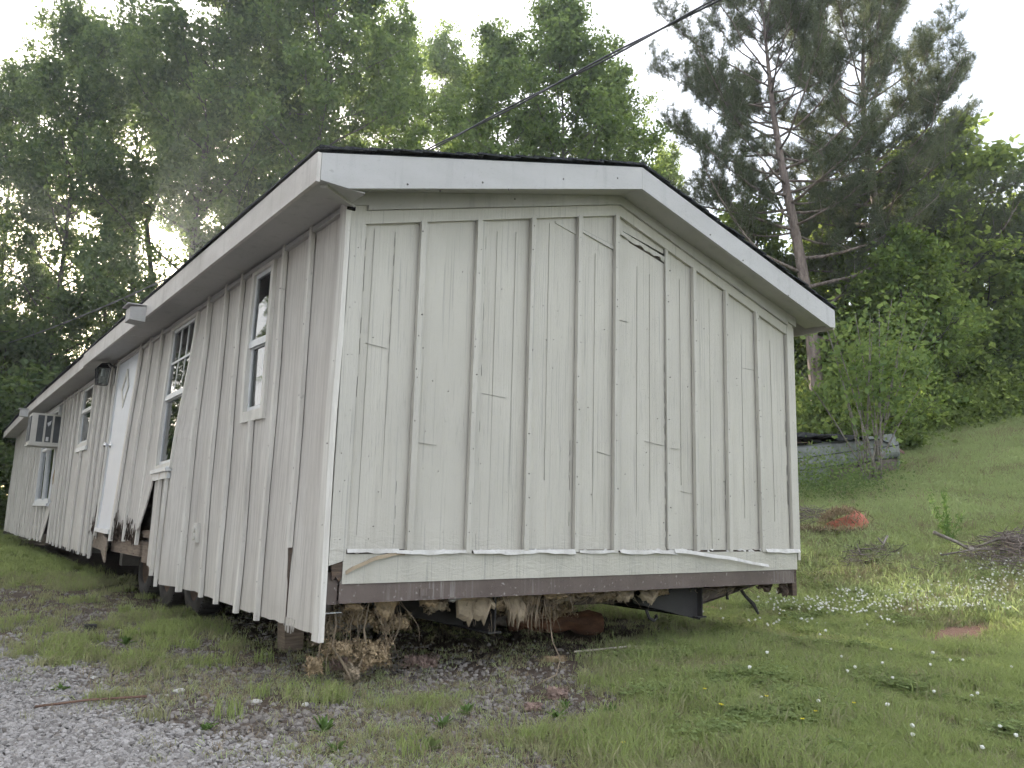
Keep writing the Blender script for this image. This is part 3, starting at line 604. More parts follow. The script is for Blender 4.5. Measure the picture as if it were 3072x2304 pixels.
for s in (0, 1):
    q = [(-EO-.001, 2.6958), (W/2, 3.340), (W/2, 3.340+FH), (-EO-.001, 2.6958+FH)]
    if s == 0: q = [(-EO-.001, 2.712), (.02, 2.70+.084), (.02, 2.6958+SL*(EO+.02))] + q[1:]; q = [(-EO-.001, 2.6958+.012), (-.13, 2.705), (W/2-.001, 3.340), (W/2-.001, 3.340+FH), (-EO-.001, 2.6958+FH)]
    if s: q = [(W-x, z) for x, z in [(-EO-.001, 2.6958+.01), (-EO+.08, 2.7), (W/2-.001, 3.340), (W/2-.001, 3.340+FH), (-EO-.001, 2.6958+FH)]]
    P_('rake_fascia', gx(MB(), q, -GO-.024, -GO), 'fascia')
def efascia(y0, y1, x, m, dz=0., fh=FH, n=6):
    mb = MB()
    for i in range(n):
        a = y0+(y1-y0)*i/n; b = y0+(y1-y0)*(i+1)/n; za, zb = 2.6958+drp(a)+dz, 2.6958+drp(b)+dz
        mb.hexa([(x-.022, a, za), (x, a, za), (x, b, zb), (x-.022, b, zb), (x-.022, a, za+fh), (x, a, za+fh), (x, b, zb+fh), (x-.022, b, zb+fh)])
    return P_('eave_fascia', mb, m)
efascia(-GO-.022, 3.56, -EO-.003, 'fasciaS'); efascia(3.565, 7.42, -EO-.003, 'fasciaS', .001); efascia(7.30, L+GO, -EO+.022, 'fasciaS', .012, FH-.012, 10)
efascia(-GO, L+GO, W+EO+.024, 'fasciaS')
def soff(y0, y1, x0=-EO+.001, x1=.002, n=3):
    mb = MB()
    for i in range(n):
        a = y0+(y1-y0)*i/n; b = y0+(y1-y0)*(i+1)/n; za, zb = 2.718+drp(a), 2.718+drp(b)
        mb.hexa([(x0, a, za), (x1, a, za+.012), (x1, b, zb+.012), (x0, b, zb), (x0, a, za+.01), (x1, a, za+.022), (x1, b, zb+.022), (x0, b, zb+.01)])
    return P_('soffit_panel', mb, 'soffit')
yy = [-GO+.05, 2.44, 4.9, 7.3, 9.8, 12.2, 14.7, 17.1, L+GO]
for a, b in zip(yy, yy[1:]): soff(a+.003, b-.003)
P_('soffit_trim', sbox(MB(), .06, 19.5, 2.690, 2.722, -.030, -.003, 1), 'soffit')
for (xa, xb) in ((-.16, W/2-.002), (W/2+.002, W+EO-.06)):
    f_ = lambda x: 2.6958+.012+SL*((x if x < W/2 else W-x)+EO)
    P_('soffit_panel', MB().hexa([(xa, -GO, f_(xa)), (xb, -GO, f_(xb)), (xb, -.002, f_(xb)+.012), (xa, -.002, f_(xa)+.012), (xa, -GO, f_(xa)+.01), (xb, -GO, f_(xb)+.01), (xb, -.002, f_(xb)+.022), (xa, -.002, f_(xa)+.022)]), 'soffit')
P_('soffit_panel', MB().box(-EO+.002, -.02, -GO+.003, -.03, 2.712, 2.72), 'soffit')
P_('soffit_trim', MB().hexa([(-.27, -.20, 2.694), (-.24, -.23, 2.694), (.03, -.03, 2.700), (.0, .0, 2.700), (-.27, -.20, 2.711), (-.24, -.23, 2.711), (.03, -.03, 2.717), (.0, .0, 2.717)]), 'soffit')
P_('soffit_gap_shade', MB().box(-.030, .018, -.045, .02, 2.685, 2.705), 'dark')  # black box paints the shade inside a gap in the soffit
P_('frieze_block', MB().prism([(-.03, -.048, 2.706), (.10, -.048, 2.74), (.10, -.048, 2.845), (-.03, -.048, 2.81)], (0, .045, 0)), 'soffit')
P_('frieze_block', MB().prism([(4.213, -.048, 2.74), (4.33, -.048, 2.706), (4.33, -.048, 2.805), (4.213, -.048, 2.838)], (0, .045, 0)), 'soffit')
for y, z in ((3.88, 2.735), (13.9, 2.70)):
    o = P_('floodlight', MB().hexa([(-EO-.16, y-.10, z-.06), (-EO-.026, y-.12, z-.07), (-EO-.026, y+.12, z-.07), (-EO-.16, y+.10, z-.06), (-EO-.16, y-.10, z+.06), (-EO-.026, y-.12, z+.08), (-EO-.026, y+.12, z+.08), (-EO-.16, y+.10, z+.06)]), 'lamp')
    P_('visor', MB().box(-EO-.19, -EO-.03, y-.13, y+.13, z+.082, z+.09), 'lamp', o)

# windows
def window(y0, y1, z0, z1, mid, tw=.05, muntins=(0, 0), screen=True, blind=True, sill=.05, dbl=False, tm='wtrim', bot=True):
    w = P_('window', sbox(MB(), y0-.002, y1+.002, z0-.002, z1+.002, .045, .060, 6), 'curtain' if blind else 'dark')      # blind behind
    for (a, b, c_, d, nm) in ((y0, y0+tw, z0, z1, 'trim'), (y1-tw, y1, z0, z1, 'trim')): P_(nm, sbox(MB(), a, b, c_, d, -.024, .02, 6), tm, w)
    P_('trim', sbox(MB(), y0+tw, y1-tw, z1-tw*1.2, z1, -.024, .02), tm, w)
    if bot: P_('sill', sbox(MB(), y0+tw, y1-tw, z0, z0+sill, -.022, .02), tm, w)
    a0, a1, b0, b1 = y0+tw, y1-tw, z0+sill, z1-tw*1.2
    spans = [(a0, a1)] if not dbl else [(a0, (a0+a1)/2-.03), ((a0+a1)/2+.03, a1)]
    if dbl: P_('mullion', sbox(MB(), (a0+a1)/2-.03, (a0+a1)/2+.03, b0, b1, -.02, .02, 6), 'vinyl', w)
    for s0, s1 in spans:
        fwid = .028
        for k_, (zl, zh, xo) in enumerate(((b0, mid, .014), (mid, b1, .0))):
            s = MB()
            sbox(s, s0, s0+fwid, zl, zh, xo-.006, xo+.014, 4); sbox(s, s1-fwid, s1, zl, zh, xo-.006, xo+.014, 4); sbox(s, s0+fwid, s1-fwid, zl, zl+.035, xo-.006, xo+.014); sbox(s, s0+fwid, s1-fwid, zh-.03, zh, xo-.006, xo+.014)
            P_('sash', s, 'vinyl', w)
            P_('pane', sbox(MB(), s0+fwid, s1-fwid, zl+.035, zh-.03, xo+.004, xo+.008, 4), 'glass', w)
            if k_ == 0 and screen: P_('screen', sbox(MB(), s0+fwid, s1-fwid, zl+.035, zh-.03, xo+.020, xo+.022, 4), 'screen', w)
            if k_ == 1 and muntins[0]:
                for j in range(1, muntins[0]): yy_ = s0+fwid+(s1-s0-2*fwid)*j/muntins[0]; P_('muntin', sbox(MB(), yy_-.010, yy_+.010, zl+.035, zh-.03, xo-.004, xo+.003, 4), 'vinyl', w)
                for j in range(1, muntins[1]): zz_ = zl+.035+(zh-zl-.065)*j/muntins[1]; P_('muntin', sbox(MB(), s0+fwid, s1-fwid, zz_-.010, zz_+.010, xo-.004, xo+.0035), 'vinyl', w)
        P_('meeting_rail', sbox(MB(), s0, s1, mid-.02, mid+.022, -.012, .006), 'vinyl', w)
    return w
w1 = window(1.17, 1.63, 1.565, 2.725, 2.13, .052, sill=.075)
w2 = window(3.08, 4.02, 1.29, 2.735, 1.98, .06, (3, 2), screen=False)
P_('sill', sbox(MB(), 3.10, 4.10, 1.262, 1.298, -.055, .01, 1), 'vinyl', w2); P_('sill', sbox(MB(), 3.14, 4.06, 1.20, 1.262, -.03, -.002), 'vinyl', w2)
w3 = window(8.34, 9.30, 1.79, 2.74, 2.33, .05, sill=.06); P_('sill', sbox(MB(), 8.36, 9.32, 1.73, 1.79, -.03, -.002), 'vinyl', w3)
w4 = window(11.86, 13.85, .98, 2.72, 1.98, .06, dbl=True, screen=True, tm='vinyl'); P_('sill', sbox(MB(), 11.84, 13.87, .93, .98, -.05, -.002), 'vinyl', w4)
# door
dr = P_('door', sbox(MB(), 5.46, 6.54, .70, 2.72, -.012, .03, 8), 'door')
for a, b in ((5.398, 5.458), (6.542, 6.582)): P_('jamb', sbox(MB(), a, b, .66, 2.74, -.020, .02, 8), 'vinyl', dr)
P_('threshold', sbox(MB(), 5.40, 6.58, .655, .70, -.045, .02), 'vinyl', dr); P_('head_jamb', sbox(MB(), 5.44, 6.56, 2.722, 2.75, -.022, .02), 'wtrim', dr)
def diam(s, x): return [sp(6.0, 2.325+.235*s, x), sp(5.78-.0+(1-s)*.22, 2.325, x), sp(6.0, 2.325-.235*s, x), sp(6.22-(1-s)*.22, 2.325, x)]
dm = MB(); o_, i_ = diam(1, -.028), diam(.68, -.028)
for k in range(4): a, b, c_, d = o_[k], o_[(k+1) % 4], i_[(k+1) % 4], i_[k]; dm.prism([a, b, c_, d], (.016, 0, 0))
P_('diamond_frame', dm, 'wtrim', dr); P_('diamond_pane', MB().prism(diam(.68, -.0155), (.002, 0, 0)), 'glass', dr)
kx, ky, kz = sp(6.46, 1.68, -.012)
kb = MB(); n = 14; pr = [(0, .034), (-.008, .034), (-.012, .016), (-.035, .014), (-.045, .028), (-.062, .033), (-.078, .024), (-.083, .0)]
kb.add([(kx+a, ky+r_*math.cos(2*math.pi*j/n), kz+r_*math.sin(2*math.pi*j/n)) for j in range(n) for a, r_ in pr], [(j*8+i, j*8+i+1, ((j+1) % n)*8+i+1, ((j+1) % n)*8+i) for j in range(n) for i in range(7)])
P_('door_knob', kb, 'chrome', dr, True)
# wall lantern left of the door
lx, ly, lz = sp(6.80, 2.56, 0)
lan = P_('wall_lantern', MB().box(lx-.03, lx-.002, ly-.05, ly+.05, lz-.10, lz+.14), 'lantern')
P_('bracket', MB().tube([(lx-.03, ly, lz+.12), (lx-.10, ly, lz+.17), (lx-.16, ly, lz+.15)], .012, 6), 'lantern', lan)
P_('lantern_cap', MB().add([(lx-.24, ly-.08, lz+.09), (lx-.08, ly-.08, lz+.09), (lx-.08, ly+.08, lz+.09), (lx-.24, ly+.08, lz+.09), (lx-.185, ly-.025, lz+.16), (lx-.135, ly-.025, lz+.16), (lx-.135, ly+.025, lz+.16), (lx-.185, ly+.025, lz+.16)], [(3,2,1,0),(4,5,6,7),(0,1,5,4),(1,2,6,5),(2,3,7,6),(3,0,4,7)]), 'lantern', lan)
fm = MB()
for sx, sy in ((-1, -1), (1, -1), (1, 1), (-1, 1)): fm.tube([(lx-.16+sx*.075, ly+sy*.075, lz+.09), (lx-.16+sx*.06, ly+sy*.06, lz-.11)], .006, 5)
for z, q in ((lz-.11, .062),): fm.box(lx-.16-q, lx-.16+q, ly-q, ly-q+.01, z-.006, z+.006).box(lx-.16-q, lx-.16+q, ly+q-.01, ly+q, z-.006, z+.006).box(lx-.16-q, lx-.16-q+.01, ly-q, ly+q, z-.005, z+.005).box(lx-.16+q-.01, lx-.16+q, ly-q, ly+q, z-.005, z+.005)
P_('lantern_frame', fm, 'lantern', lan)
for sgn in (-1, 1):
    P_('lantern_glass', MB().hexa([(lx-.215, ly+sgn*.056, lz-.10), (lx-.105, ly+sgn*.056, lz-.10), (lx-.105, ly+sgn*.054, lz-.10), (lx-.215, ly+sgn*.054, lz-.10), (lx-.23, ly+sgn*.070, lz+.088), (lx-.09, ly+sgn*.070, lz+.088), (lx-.09, ly+sgn*.068, lz+.088), (lx-.23, ly+sgn*.068, lz+.088)]), 'glass', lan)
P_('lamp_holder', MB().tube([(lx-.16, ly, lz+.09), (lx-.16, ly, lz+.0)], .018, 8), 'vinyl', lan)
# power outlet
ox, oy, oz = sp(2.52, .76, 0)
ou = P_('power_outlet', MB().box(ox-.028, ox-.001, oy-.055, oy+.055, oz-.075, oz+.075), 'outlet')
for dz in (-.03, .03): P_('outlet_cover', MB().tube([(ox-.028, oy, oz+dz), (ox-.040, oy, oz+dz)], .026, 10), 'outlet', ou)
# grime hole beside the air conditioner
P_('wall_hole', MB().prism([sp(11.42, 2.62, -.002), sp(11.30, 2.66, -.002), sp(11.33, 2.3, -.002), sp(11.28, 2.02, -.002), sp(11.5, 1.95, -.002), sp(11.5, 2.5, -.002)], (-.003, 0, 0)), 'rot')
P_('foam_patch', MB().prism([sp(11.6, 1.55, -.004), sp(11.45, 1.5, -.004), sp(11.5, 1.36, -.004), sp(11.62, 1.30, -.004), sp(11.72, 1.42, -.004)], (-.02, 0, 0)), 'ins')
P_('stud', MB().box(.02, .07, 11.7, 11.76, .60, 1.9), 'joist')

# insulation and fibre hanging from the belly
def flap(x, z, w, h_, y=.07, mat='paper', seed=0, nm='insulation_flap', tilt=.0):
    r_ = random.Random(seed); n = 16
    ed = [max(.12, 1-.55*abs(2*i/n-1)**2*r_.uniform(.3, 1.3)-.34*r_.random()) for i in range(n+1)]
    def P(u, v):
        i = int(round(u*n)); q = x+(u-.5)*w*(1-.25*v*r_.random()*0)+tilt*v; return (q, y+.03*math.sin(u*5+seed)*v+.015*math.sin(v*7), z-h_*ed[i]*v)
    return P_(nm, MB().sheet(P, n, 5, (0, .006, 0)), mat, home, False)
for i, a in enumerate([(1.03, .462, .27, .215, .07, 'paper'), (1.33, .462, .15, .22, .09, 'paper', .04), (.70, .462, .12, .06, .05, 'ins'), (.43, .462, .16, .13, .08, 'ins'), (.86, .462, .10, .035, .04, 'flake'), (1.66, .462, .26, .055, .05, 'ins'), (1.90, .462, .20, .05, .06, 'ins'), (2.30, .465, .10, .10, .06, 'paper'), (2.36, .465, .09, .075, .07, 'paper'), (2.60, .465, .20, .13, .09, 'paper'), (2.10, .45, .25, .14, .5, 'ins'), (2.35, .35, .30, .22, .9, 'ins'), (.18, .45, .10, .05, .02, 'ins'), (2.0, .33, .35, .25, 1.2, 'rot'), (4.15, .46, .08, .12, .03, 'rot'), (4.0, .46, .2, .08, .1, 'rot'), (3.3, .46, .3, .04, .05, 'rot')]):
    flap(*a[:6], seed=i, tilt=a[6] if len(a) > 6 else 0)
def fluff(c_, r_, n, mat, nm='insulation_clump', parent=home, size=.035, kindstuff=False):
    n = int(n*4.5); size *= .36
    g_ = np.random.default_rng(int(abs(c_[0]*1000+c_[1]*77)) % 9999+1)
    d = g_.normal(size=(n, 3)); d /= np.linalg.norm(d, axis=1)[:, None]; d *= (g_.random(n)**.4)[:, None]
    lump = 1+.35*np.sin(d[:, 0]*5+1)*np.cos(d[:, 2]*4); ctr = np.array(c_)+d*np.array(r_)*lump[:, None]
    a = g_.normal(size=(n, 3)); a /= np.linalg.norm(a, axis=1)[:, None]; b = np.cross(a, d+.01); b /= np.linalg.norm(b, axis=1)[:, None]+1e-6
    s = size*(.4+g_.random(n))[:, None]
    V = np.stack([ctr-a*s, ctr+b*s*.55, ctr+a*s*1.2, ctr-b*s*.5], 1).reshape(-1, 3); F = np.arange(4*n).reshape(n, 4)
    o = obj(nm, np_mesh(nm, V, F), M[mat], parent)
    if kindstuff: o['kind'] = 'stuff'
    return o
fluff((.37, .14, .155), (.13, .10, .085), 900, 'ins', size=.026); fluff((.54, .22, .31), (.13, .10, .055), 700, 'ins', size=.024); fluff((.16, .12, .20), (.10, .08, .05), 400, 'ins', size=.024)
fluff((.24, .10, .06), (.05, .05, .06), 400, 'paper', size=.02); fluff((.02, .12, .12), (.05, .06, .05), 260, 'ins', size=.024); fluff((1.9, .9, .30), (.35, .2, .08), 700, 'ins', size=.035); fluff((2.5, 1.2, .34), (.4, .2, .07), 600, 'ins', size=.035)
for i, (x, y, z, a_, b_, c_) in enumerate([(.78, .12, .41, .10, .05, .045), (1.2, .14, .40, .13, .06, .05), (1.5, .12, .41, .10, .05, .04), (1.8, .13, .42, .14, .05, .035), (2.2, .13, .42, .13, .05, .04), (2.75, .14, .43, .10, .05, .03), (1.75, .5, .33, .16, .1, .09), (2.15, .6, .30, .18, .1, .10), (.30, .20, .36, .16, .08, .08), (.12, .30, .30, .08, .1, .1)]): fluff((x, y, z), (a_, b_, c_), 420, 'ins' if i % 3 else 'paper', size=.024)
def hang(x0, x1, y, z, h_, seed, m='rot'):
    r_ = random.Random(seed); n = 14; e_ = [r_.uniform(.45, 1)*h_ for _ in range(n+1)]
    def P(u, v): i = int(round(u*n)); return (x0+(x1-x0)*u, y+.12*math.sin(u*7+seed)*v, z-e_[i]*v)
    return P_('added_belly_sheet', MB().sheet(P, n, 4, (0, .004, 0)), m)
hang(.5, 2.0, 1.9, .47, .34, 1); hang(1.7, 3.1, 2.6, .47, .30, 2); hang(.3, 1.2, 3.0, .47, .35, 3); hang(3.0, 4.1, 3.6, .47, .30, 4); hang(1.2, 3.2, 4.6, .47, .36, 5)  # ragged sheets added to darken the void under the floor
mb = MB(); r2 = random.Random(5)
def strand(x, y, z, l, sx=.0, th=.0022):
    pts = []; ax_ = r2.uniform(-.06, .06)+sx
    for i in range(6): t = i/5; pts.append((x+ax_*t+.02*math.sin(t*5+x*9), y+.02*math.sin(t*4+x*5), max(.02, z-l*t)))
    mb.tube(pts, [th]*5+[th*.5], 3)
for i in range(34): strand(r2.uniform(.08, .55), r2.uniform(.05, .2), .46, r2.uniform(.1, .42), r2.uniform(-.1, .12))
for i in range(40): strand(r2.uniform(1.0, 1.7), r2.uniform(.04, .12), .46, r2.uniform(.06, .25))
for i in range(26): strand(1.55+r2.gauss(0, .06), r2.uniform(.04, .1), .46, r2.uniform(.12, .27))
for i in range(45): strand(r2.uniform(1.7, 2.7), r2.uniform(.04, .12), .46, r2.uniform(.04, .15))
for i in range(25): strand(r2.uniform(3.0, 4.2), r2.uniform(.04, .12), .44, r2.uniform(.02, .09))
mb.tube([(.10, .10, .46), (.12, .09, .33), (.10, .08, .22), (.17, .07, .12), (.22, .06, .03)], [.006, .005, .006, .008, .004], 6)
mb.tube([(.33, .12, .44), (.30, .11, .30), (.32, .10, .18), (.24, .08, .05)], [.005, .006, .008, .004], 6)
tag(P_('hanging_fibres', mb, 'fibre'), kind='stuff')
P_('hanging_wire', MB().tube([(1.66, .10, .25), (1.60, .0, .16), (1.50, -.2, .09), (1.32, -.38, .04), (1.16, -.42, .015)], .004, 5), 'fibre')
P_('hanging_strap', MB().tube([(3.72, .15, .42), (3.75, .12, .36), (3.82, .10, .30), (3.86, .08, .22)], [.016, .014, .018, .010], 6), 'black')
P_('hanging_hook', MB().tube([(2.62, .15, .30), (2.64, .14, .24), (2.68, .13, .22), (2.71, .13, .24), (2.70, .13, .26)], .012, 6), 'black')
P_('hanging_strap', MB().tube([(3.55, .15, .42), (3.555, .15, .34)], .013, 6), 'black')

# ------------------------------------------------------------------ vegetation builders
def leaf_arrays(ctr, g_, size, up=.5, asp=.62, fold=.0):
    """diamond leaves at ctr (N,3) -> V (4N,3), F (N,4)"""
    n = len(ctr); d = g_.normal(size=(n, 3)); d[:, 2] -= .25; d /= np.linalg.norm(d, axis=1)[:, None]
    nr = g_.normal(size=(n, 3)); nr[:, 2] += up*2; b = np.cross(nr, d); b /= np.linalg.norm(b, axis=1)[:, None]+1e-6
    s = (size*(.6+.8*g_.random(n)))[:, None]
    V = np.stack([ctr-d*s*.5, ctr+b*s*asp*.5-d*s*.05, ctr+d*s*.5, ctr-b*s*asp*.5-d*s*.05], 1).reshape(-1, 3)
    return V, np.arange(4*n).reshape(n, 4)
def unit(v): return v/ (np.linalg.norm(v)+1e-9)
def grow(g_, start, d, length, nseg=5, up=.15, wob=.16):
    pts = [np.array(start, float)]; d = unit(np.array(d, float))
    for i in range(nseg):
        d = unit(d+np.array([0, 0, up])/nseg*2+g_.normal(size=3)*wob); pts.append(pts[-1]+d*length/nseg)
    return pts
def make_hardwood(seed, H, R_, base=.22, top=.35, nl=34, leaves=34000, leaf=.17, tr=.16, cl=.50, flat=.7, dense=1.):
    """trunk mesh (with limbs) and crown mesh, both standing at the origin"""
    g_ = np.random.default_rng(seed); tb = MB(); ph = g_.uniform(0, 6, 2)
    def axis(z): t = z/H; return np.array([.25*math.sin(t*4+ph[0])*t*H*.06, .25*math.cos(t*3.5+ph[1])*t*H*.06, z])
    zs = np.linspace(-.3, H*.96, 14); tb.tube([axis(z) for z in zs], [max(.015, tr*(1.12 if z < 0 else 1)*(1-.93*max(0, z)/H)) for z in zs], 8)
    cen = []
    for i in range(nl):
        t = base+(1-base-.03)*((i+g_.random())/nl); z = t*H; q = (t-base)/(1-base)
        prof = (.35+.65*min(1, q/.30)) if q < .30 else (1-(q-.30)/.70*(1-top))
        ln = R_*prof*g_.uniform(.72, 1.18); az = i*2.4+g_.uniform(-.5, .5); el = R(8+58*q**1.2+g_.uniform(-12, 12))
        if q > .9: ln *= .8
        d = (math.cos(az)*math.cos(el), math.sin(az)*math.cos(el), math.sin(el))
        L1 = grow(g_, axis(z), d, ln, 5, .12, .13); r1 = .018+tr*.30*(1-t)
        tb.tube(L1, [r1*(1-.8*k/5) for k in range(6)], 5)
        for j in range(7):
            f = .28+.72*(j+g_.random())/7; k = min(4, int(f*5)); p0 = L1[k]+(L1[k+1]-L1[k])*(f*5-k)
            dd = unit(np.array(d)*.55+g_.normal(size=3)*.75+np.array([0, 0, .1])); l2 = ln*g_.uniform(.26, .46)*(1.15-.5*f)
            L2 = grow(g_, p0, dd, l2, 3, .05, .2); tb.tube(L2, [r1*.30, r1*.22, r1*.15, .004], 3, False)
            cen += [L2[1], L2[2], L2[3], L2[3]]
            for m in range(2):
                L3 = grow(g_, L2[1+m], unit(dd+g_.normal(size=3)*.8), l2*.55, 2, 0, .2); tb.tube(L3, [.006, .005, .003], 3, False); cen += [L3[1], L3[2]]
    cen = np.array(cen); per = g_.poisson(leaves/len(cen)*g_.gamma(3, 1/3, len(cen))*dense)
    idx = np.repeat(np.arange(len(cen)), per); sc_ = cl*g_.uniform(.6, 1.25, len(cen))
    off = g_.normal(size=(len(idx), 3))*.42*sc_[idx][:, None]; off[:, 2] *= flat
    V, F = leaf_arrays(cen[idx]+off, g_, leaf)
    return tb.mesh('trunk', True), np_mesh('crown', V, F)
def make_pine(seed, H, axis, limbs, tufts_per=12, nl=20, nlen=.22, tr=.20):
    """limbs: list of (t, az_deg, len, el_deg)"""
    g_ = np.random.default_rng(seed); tb = MB(); zs = np.linspace(-.03, .99, 20)
    ax_ = lambda t: np.array(axis(max(t, 0)))+np.array([0, 0, min(t, 0)*H])
    tb.tube([ax_(t) for t in zs], [max(.012, tr*(1-.92*max(0, t))) for t in zs], 9)
    tips = []; dirs = []
    for (t, az, ln, el) in limbs:
        az, el = R(az), R(el); d = np.array([math.cos(az)*math.cos(el), math.sin(az)*math.cos(el), math.sin(el)])
        L1 = grow(g_, ax_(t), d, ln, 7, .35, .10); r1 = .014+tr*.30*(1-t)*min(1, ln/3)
        tb.tube(L1, [r1*(1-.85*k/7) for k in range(8)], 5)
        ns = int(5+ln*3.0)
        for j in range(ns):
            f = .30+.70*(j+g_.random())/ns; k = min(6, int(f*7)); p0 = L1[k]+(L1[k+1]-L1[k])*(f*7-k)
            dd = unit((L1[k+1]-L1[k])/(ln/7)*.7+g_.normal(size=3)*np.array([.7, .7, .35])+np.array([0, 0, .35])); l2 = (.25+ln*.22)*g_.uniform(.6, 1.2)*(1.25-.6*f)
            L2 = grow(g_, p0, dd, l2, 3, .45, .16); tb.tube(L2, [.010, .008, .006, .004], 3, False)
            for m in range(tufts_per):
                q = g_.uniform(.25, 1.0); kk = min(2, int(q*3)); b0 = L2[kk]+(L2[kk+1]-L2[kk])*(q*3-kk)
                e = unit((L2[kk+1]-L2[kk])+g_.normal(size=3)*.25*l2+np.array([0, 0, .12])); tips.append(b0+g_.normal(size=3)*.07); dirs.append(unit(e))
    tips = np.array(tips); dirs = np.array(dirs); n = len(tips)*nl; T = np.repeat(tips, nl, 0); D = np.repeat(dirs, nl, 0)
    nd = D*.75+g_.normal(size=(n, 3))*.62; nd /= np.linalg.norm(nd, axis=1)[:, None]; sd_ = np.cross(nd, g_.normal(size=(n, 3))); sd_ /= np.linalg.norm(sd_, axis=1)[:, None]
    ll = (nlen*g_.uniform(.7, 1.15, n))[:, None]; st = T+D*(g_.uniform(-.10, .04, n)[:, None])
    V = np.stack([st-sd_*.0055, st+sd_*.0055, st+nd*ll], 1).reshape(-1, 3)
    return tb.mesh('trunk', True), np_mesh('crown', V, np.arange(3*n).reshape(n, 3))
def at(az, D): return CAM[0]+math.sin(R(az))*D, CAM[1]+math.cos(R(az))*D
def plant_tree(name, tm, cm, lm, bark, az, D, rz, sc, label, cat='tree', group=None, sink=0., loc=None):
    x, y = at(az, D) if loc is None else loc; o = thing(name, label, cat, (x, y, gz(x, y)-sink), rz, group); o.scale = (sc, sc, sc) if not hasattr(sc, '__len__') else sc
    obj('trunk', tm, M[bark], o); obj('crown', cm, M[lm], o); return o

# ------------------------------------------------------------------ trees behind the home
GT = 'tall trees behind the mobile home'
hw = [make_hardwood(11, 20, 5.0, .13, .62, 46, 47000, .19, .20, .60), make_hardwood(12, 20, 4.3, .30, .58, 44, 40000, .19, .17, .58),
      make_hardwood(13, 20, 4.1, .30, .50, 42, 34000, .19, .16, .56), make_hardwood(14, 20, 4.8, .13, .58, 46, 44000, .19, .19, .60), make_hardwood(15, 20, 4.6, .64, .62, 34, 30000, .19, .19, .60)]
def hwt(i, az, D, H, rz, lm, bark, label, wid=1., group=GT):
    tm, cm = hw[i]
    x, y = at(az, D); zb = gz(x, y); s = (H-zb)/20.
    key = (i, lm, bark)
    if key in HWR:
        return copy_tree(HWR[key], (x, y, zb-.1), rz, (s*wid, s*wid, s), label, group)
    t2, c2 = tm, cm
    if any(k[0] == i for k in HWR): t2, c2 = tm.copy(), cm.copy(); t2.materials.clear(); c2.materials.clear()
    o = plant_tree('hardwood_tree', t2, c2, lm, bark, az, D, rz, 1, label, group=group, sink=.1); o.scale = (s*wid, s*wid, s); HWR[key] = o; return o
HWR = {}
hwt(0, 2.4, 35, 16.8, .3, 'leafA', 'barkH', 'leftmost tall leafy tree, its outline against the white sky', .85)
hwt(3, 5.4, 32, 18.6, 1.2, 'leafA', 'barkH', 'tall dark tree left of the sun, beside the leftmost tree', .85)
hwt(0, 13.3, 30, 20.8, 2.5, 'leafA', 'barkH', 'densest dark tree just right of the sun gap above the eave', .95)
hwt(3, 17.8, 33, 24.0, 4.0, 'leafA', 'barkH', 'tall tree cut by the top of the picture, right of the densest dark tree', .85)
hwt(1, 21.4, 29, 24.5, .8, 'leafB', 'barkG', 'tall light green tree cut by the top edge above the near roof corner', .95)
hwt(2, 26.2, 32, 21.8, 2.0, 'leafB', 'barkG', 'slim airy tree left of the notch of sky over the roof', .9)
hwt(1, 34.4, 28.5, 19.2, 3.2, 'leafB', 'barkG', 'round topped leafy tree right of the notch of sky over the roof', 1.0)
hwt(2, 39.4, 26.5, 19.2, 4.4, 'leafB', 'barkG', 'tree with a tall pointed top behind the roof peak', 1.05)
hwt(1, 43.4, 28.5, 17.6, 5.4, 'leafB', 'barkG', 'leafy tree under the overhead cable, left of the pines', .95)
hwt(2, 47.4, 33, 16.6, 1.1, 'leafC', 'barkG', 'pale thin tree seen between the roof trees and the left pine', .8)
for i, (xx, yy_, hh_) in enumerate([(-13.5, -1, 17), (-14.5, 6, 19), (-13, 13, 18), (-15, 20, 20), (-12, 27, 18)]):
    az_ = math.degrees(math.atan2(xx-CAM[0], yy_-CAM[1])); hwt(0 if i % 2 else 3, az_, math.hypot(xx-CAM[0], yy_-CAM[1]), hh_, i*1.1, 'leafA', 'barkH', ['nearest', 'second', 'third', 'fourth', 'farthest'][i]+' tree across the driveway beyond the left edge, mirrored in the windows', 1.0, 'trees across the driveway')
hwt(4, 9.4, 37, 20.5, 1.7, 'leafA', 'barkH', 'high crowned tree closing the canopy above the sun gap', 1.0)
GB = 'background trees of the wood'
hwt(0, 8.0, 44, 12.0, 3.0, 'leafA', 'barkH', 'background tree low behind the sun gap', .9, GB)
hwt(3, 24.3, 40, 20.0, .4, 'leafB', 'barkG', 'background tree filling between the slim airy tree and its left neighbour', .9, GB)
hwt(0, 30.2, 38, 24.0, 2.2, 'leafB', 'barkG', 'background tree filling the foot of the notch of sky', .9, GB)
hwt(2, 50.5, 36, 14.0, 5.0, 'leafC', 'barkG', 'background tree seen behind the left edge of the left pine', 1.0, GB)
hwt(1, 54.5, 38, 13.2, .9, 'leafC', 'barkG', 'bright background tree behind the left pine trunk', 1.1, GB)
hwt(2, 58.6, 40, 12.8, 2.9, 'leafC', 'barkG', 'sunlit background tree between the two pine trunks', 1.1, GB)
hwt(1, 62.6, 39, 12.8, 3.9, 'leafC', 'barkG', 'sunlit background tree behind the right pine trunk', 1.1, GB)
hwt(2, 66.4, 33, 13.6, .2, 'leafC', 'barkG', 'yellowish sparse topped tree right of the right pine', .9, GB)
hwt(1, 70.4, 34, 12.6, 2.6, 'leafC', 'barkG', 'yellow green tree cut by the right edge of the picture', .85, GB)
hwt(1, 73.0, 37, 12.0, 4.1, 'leafC', 'barkG', 'pale background tree at the very right edge beside the yellow green tree', .9, GB)
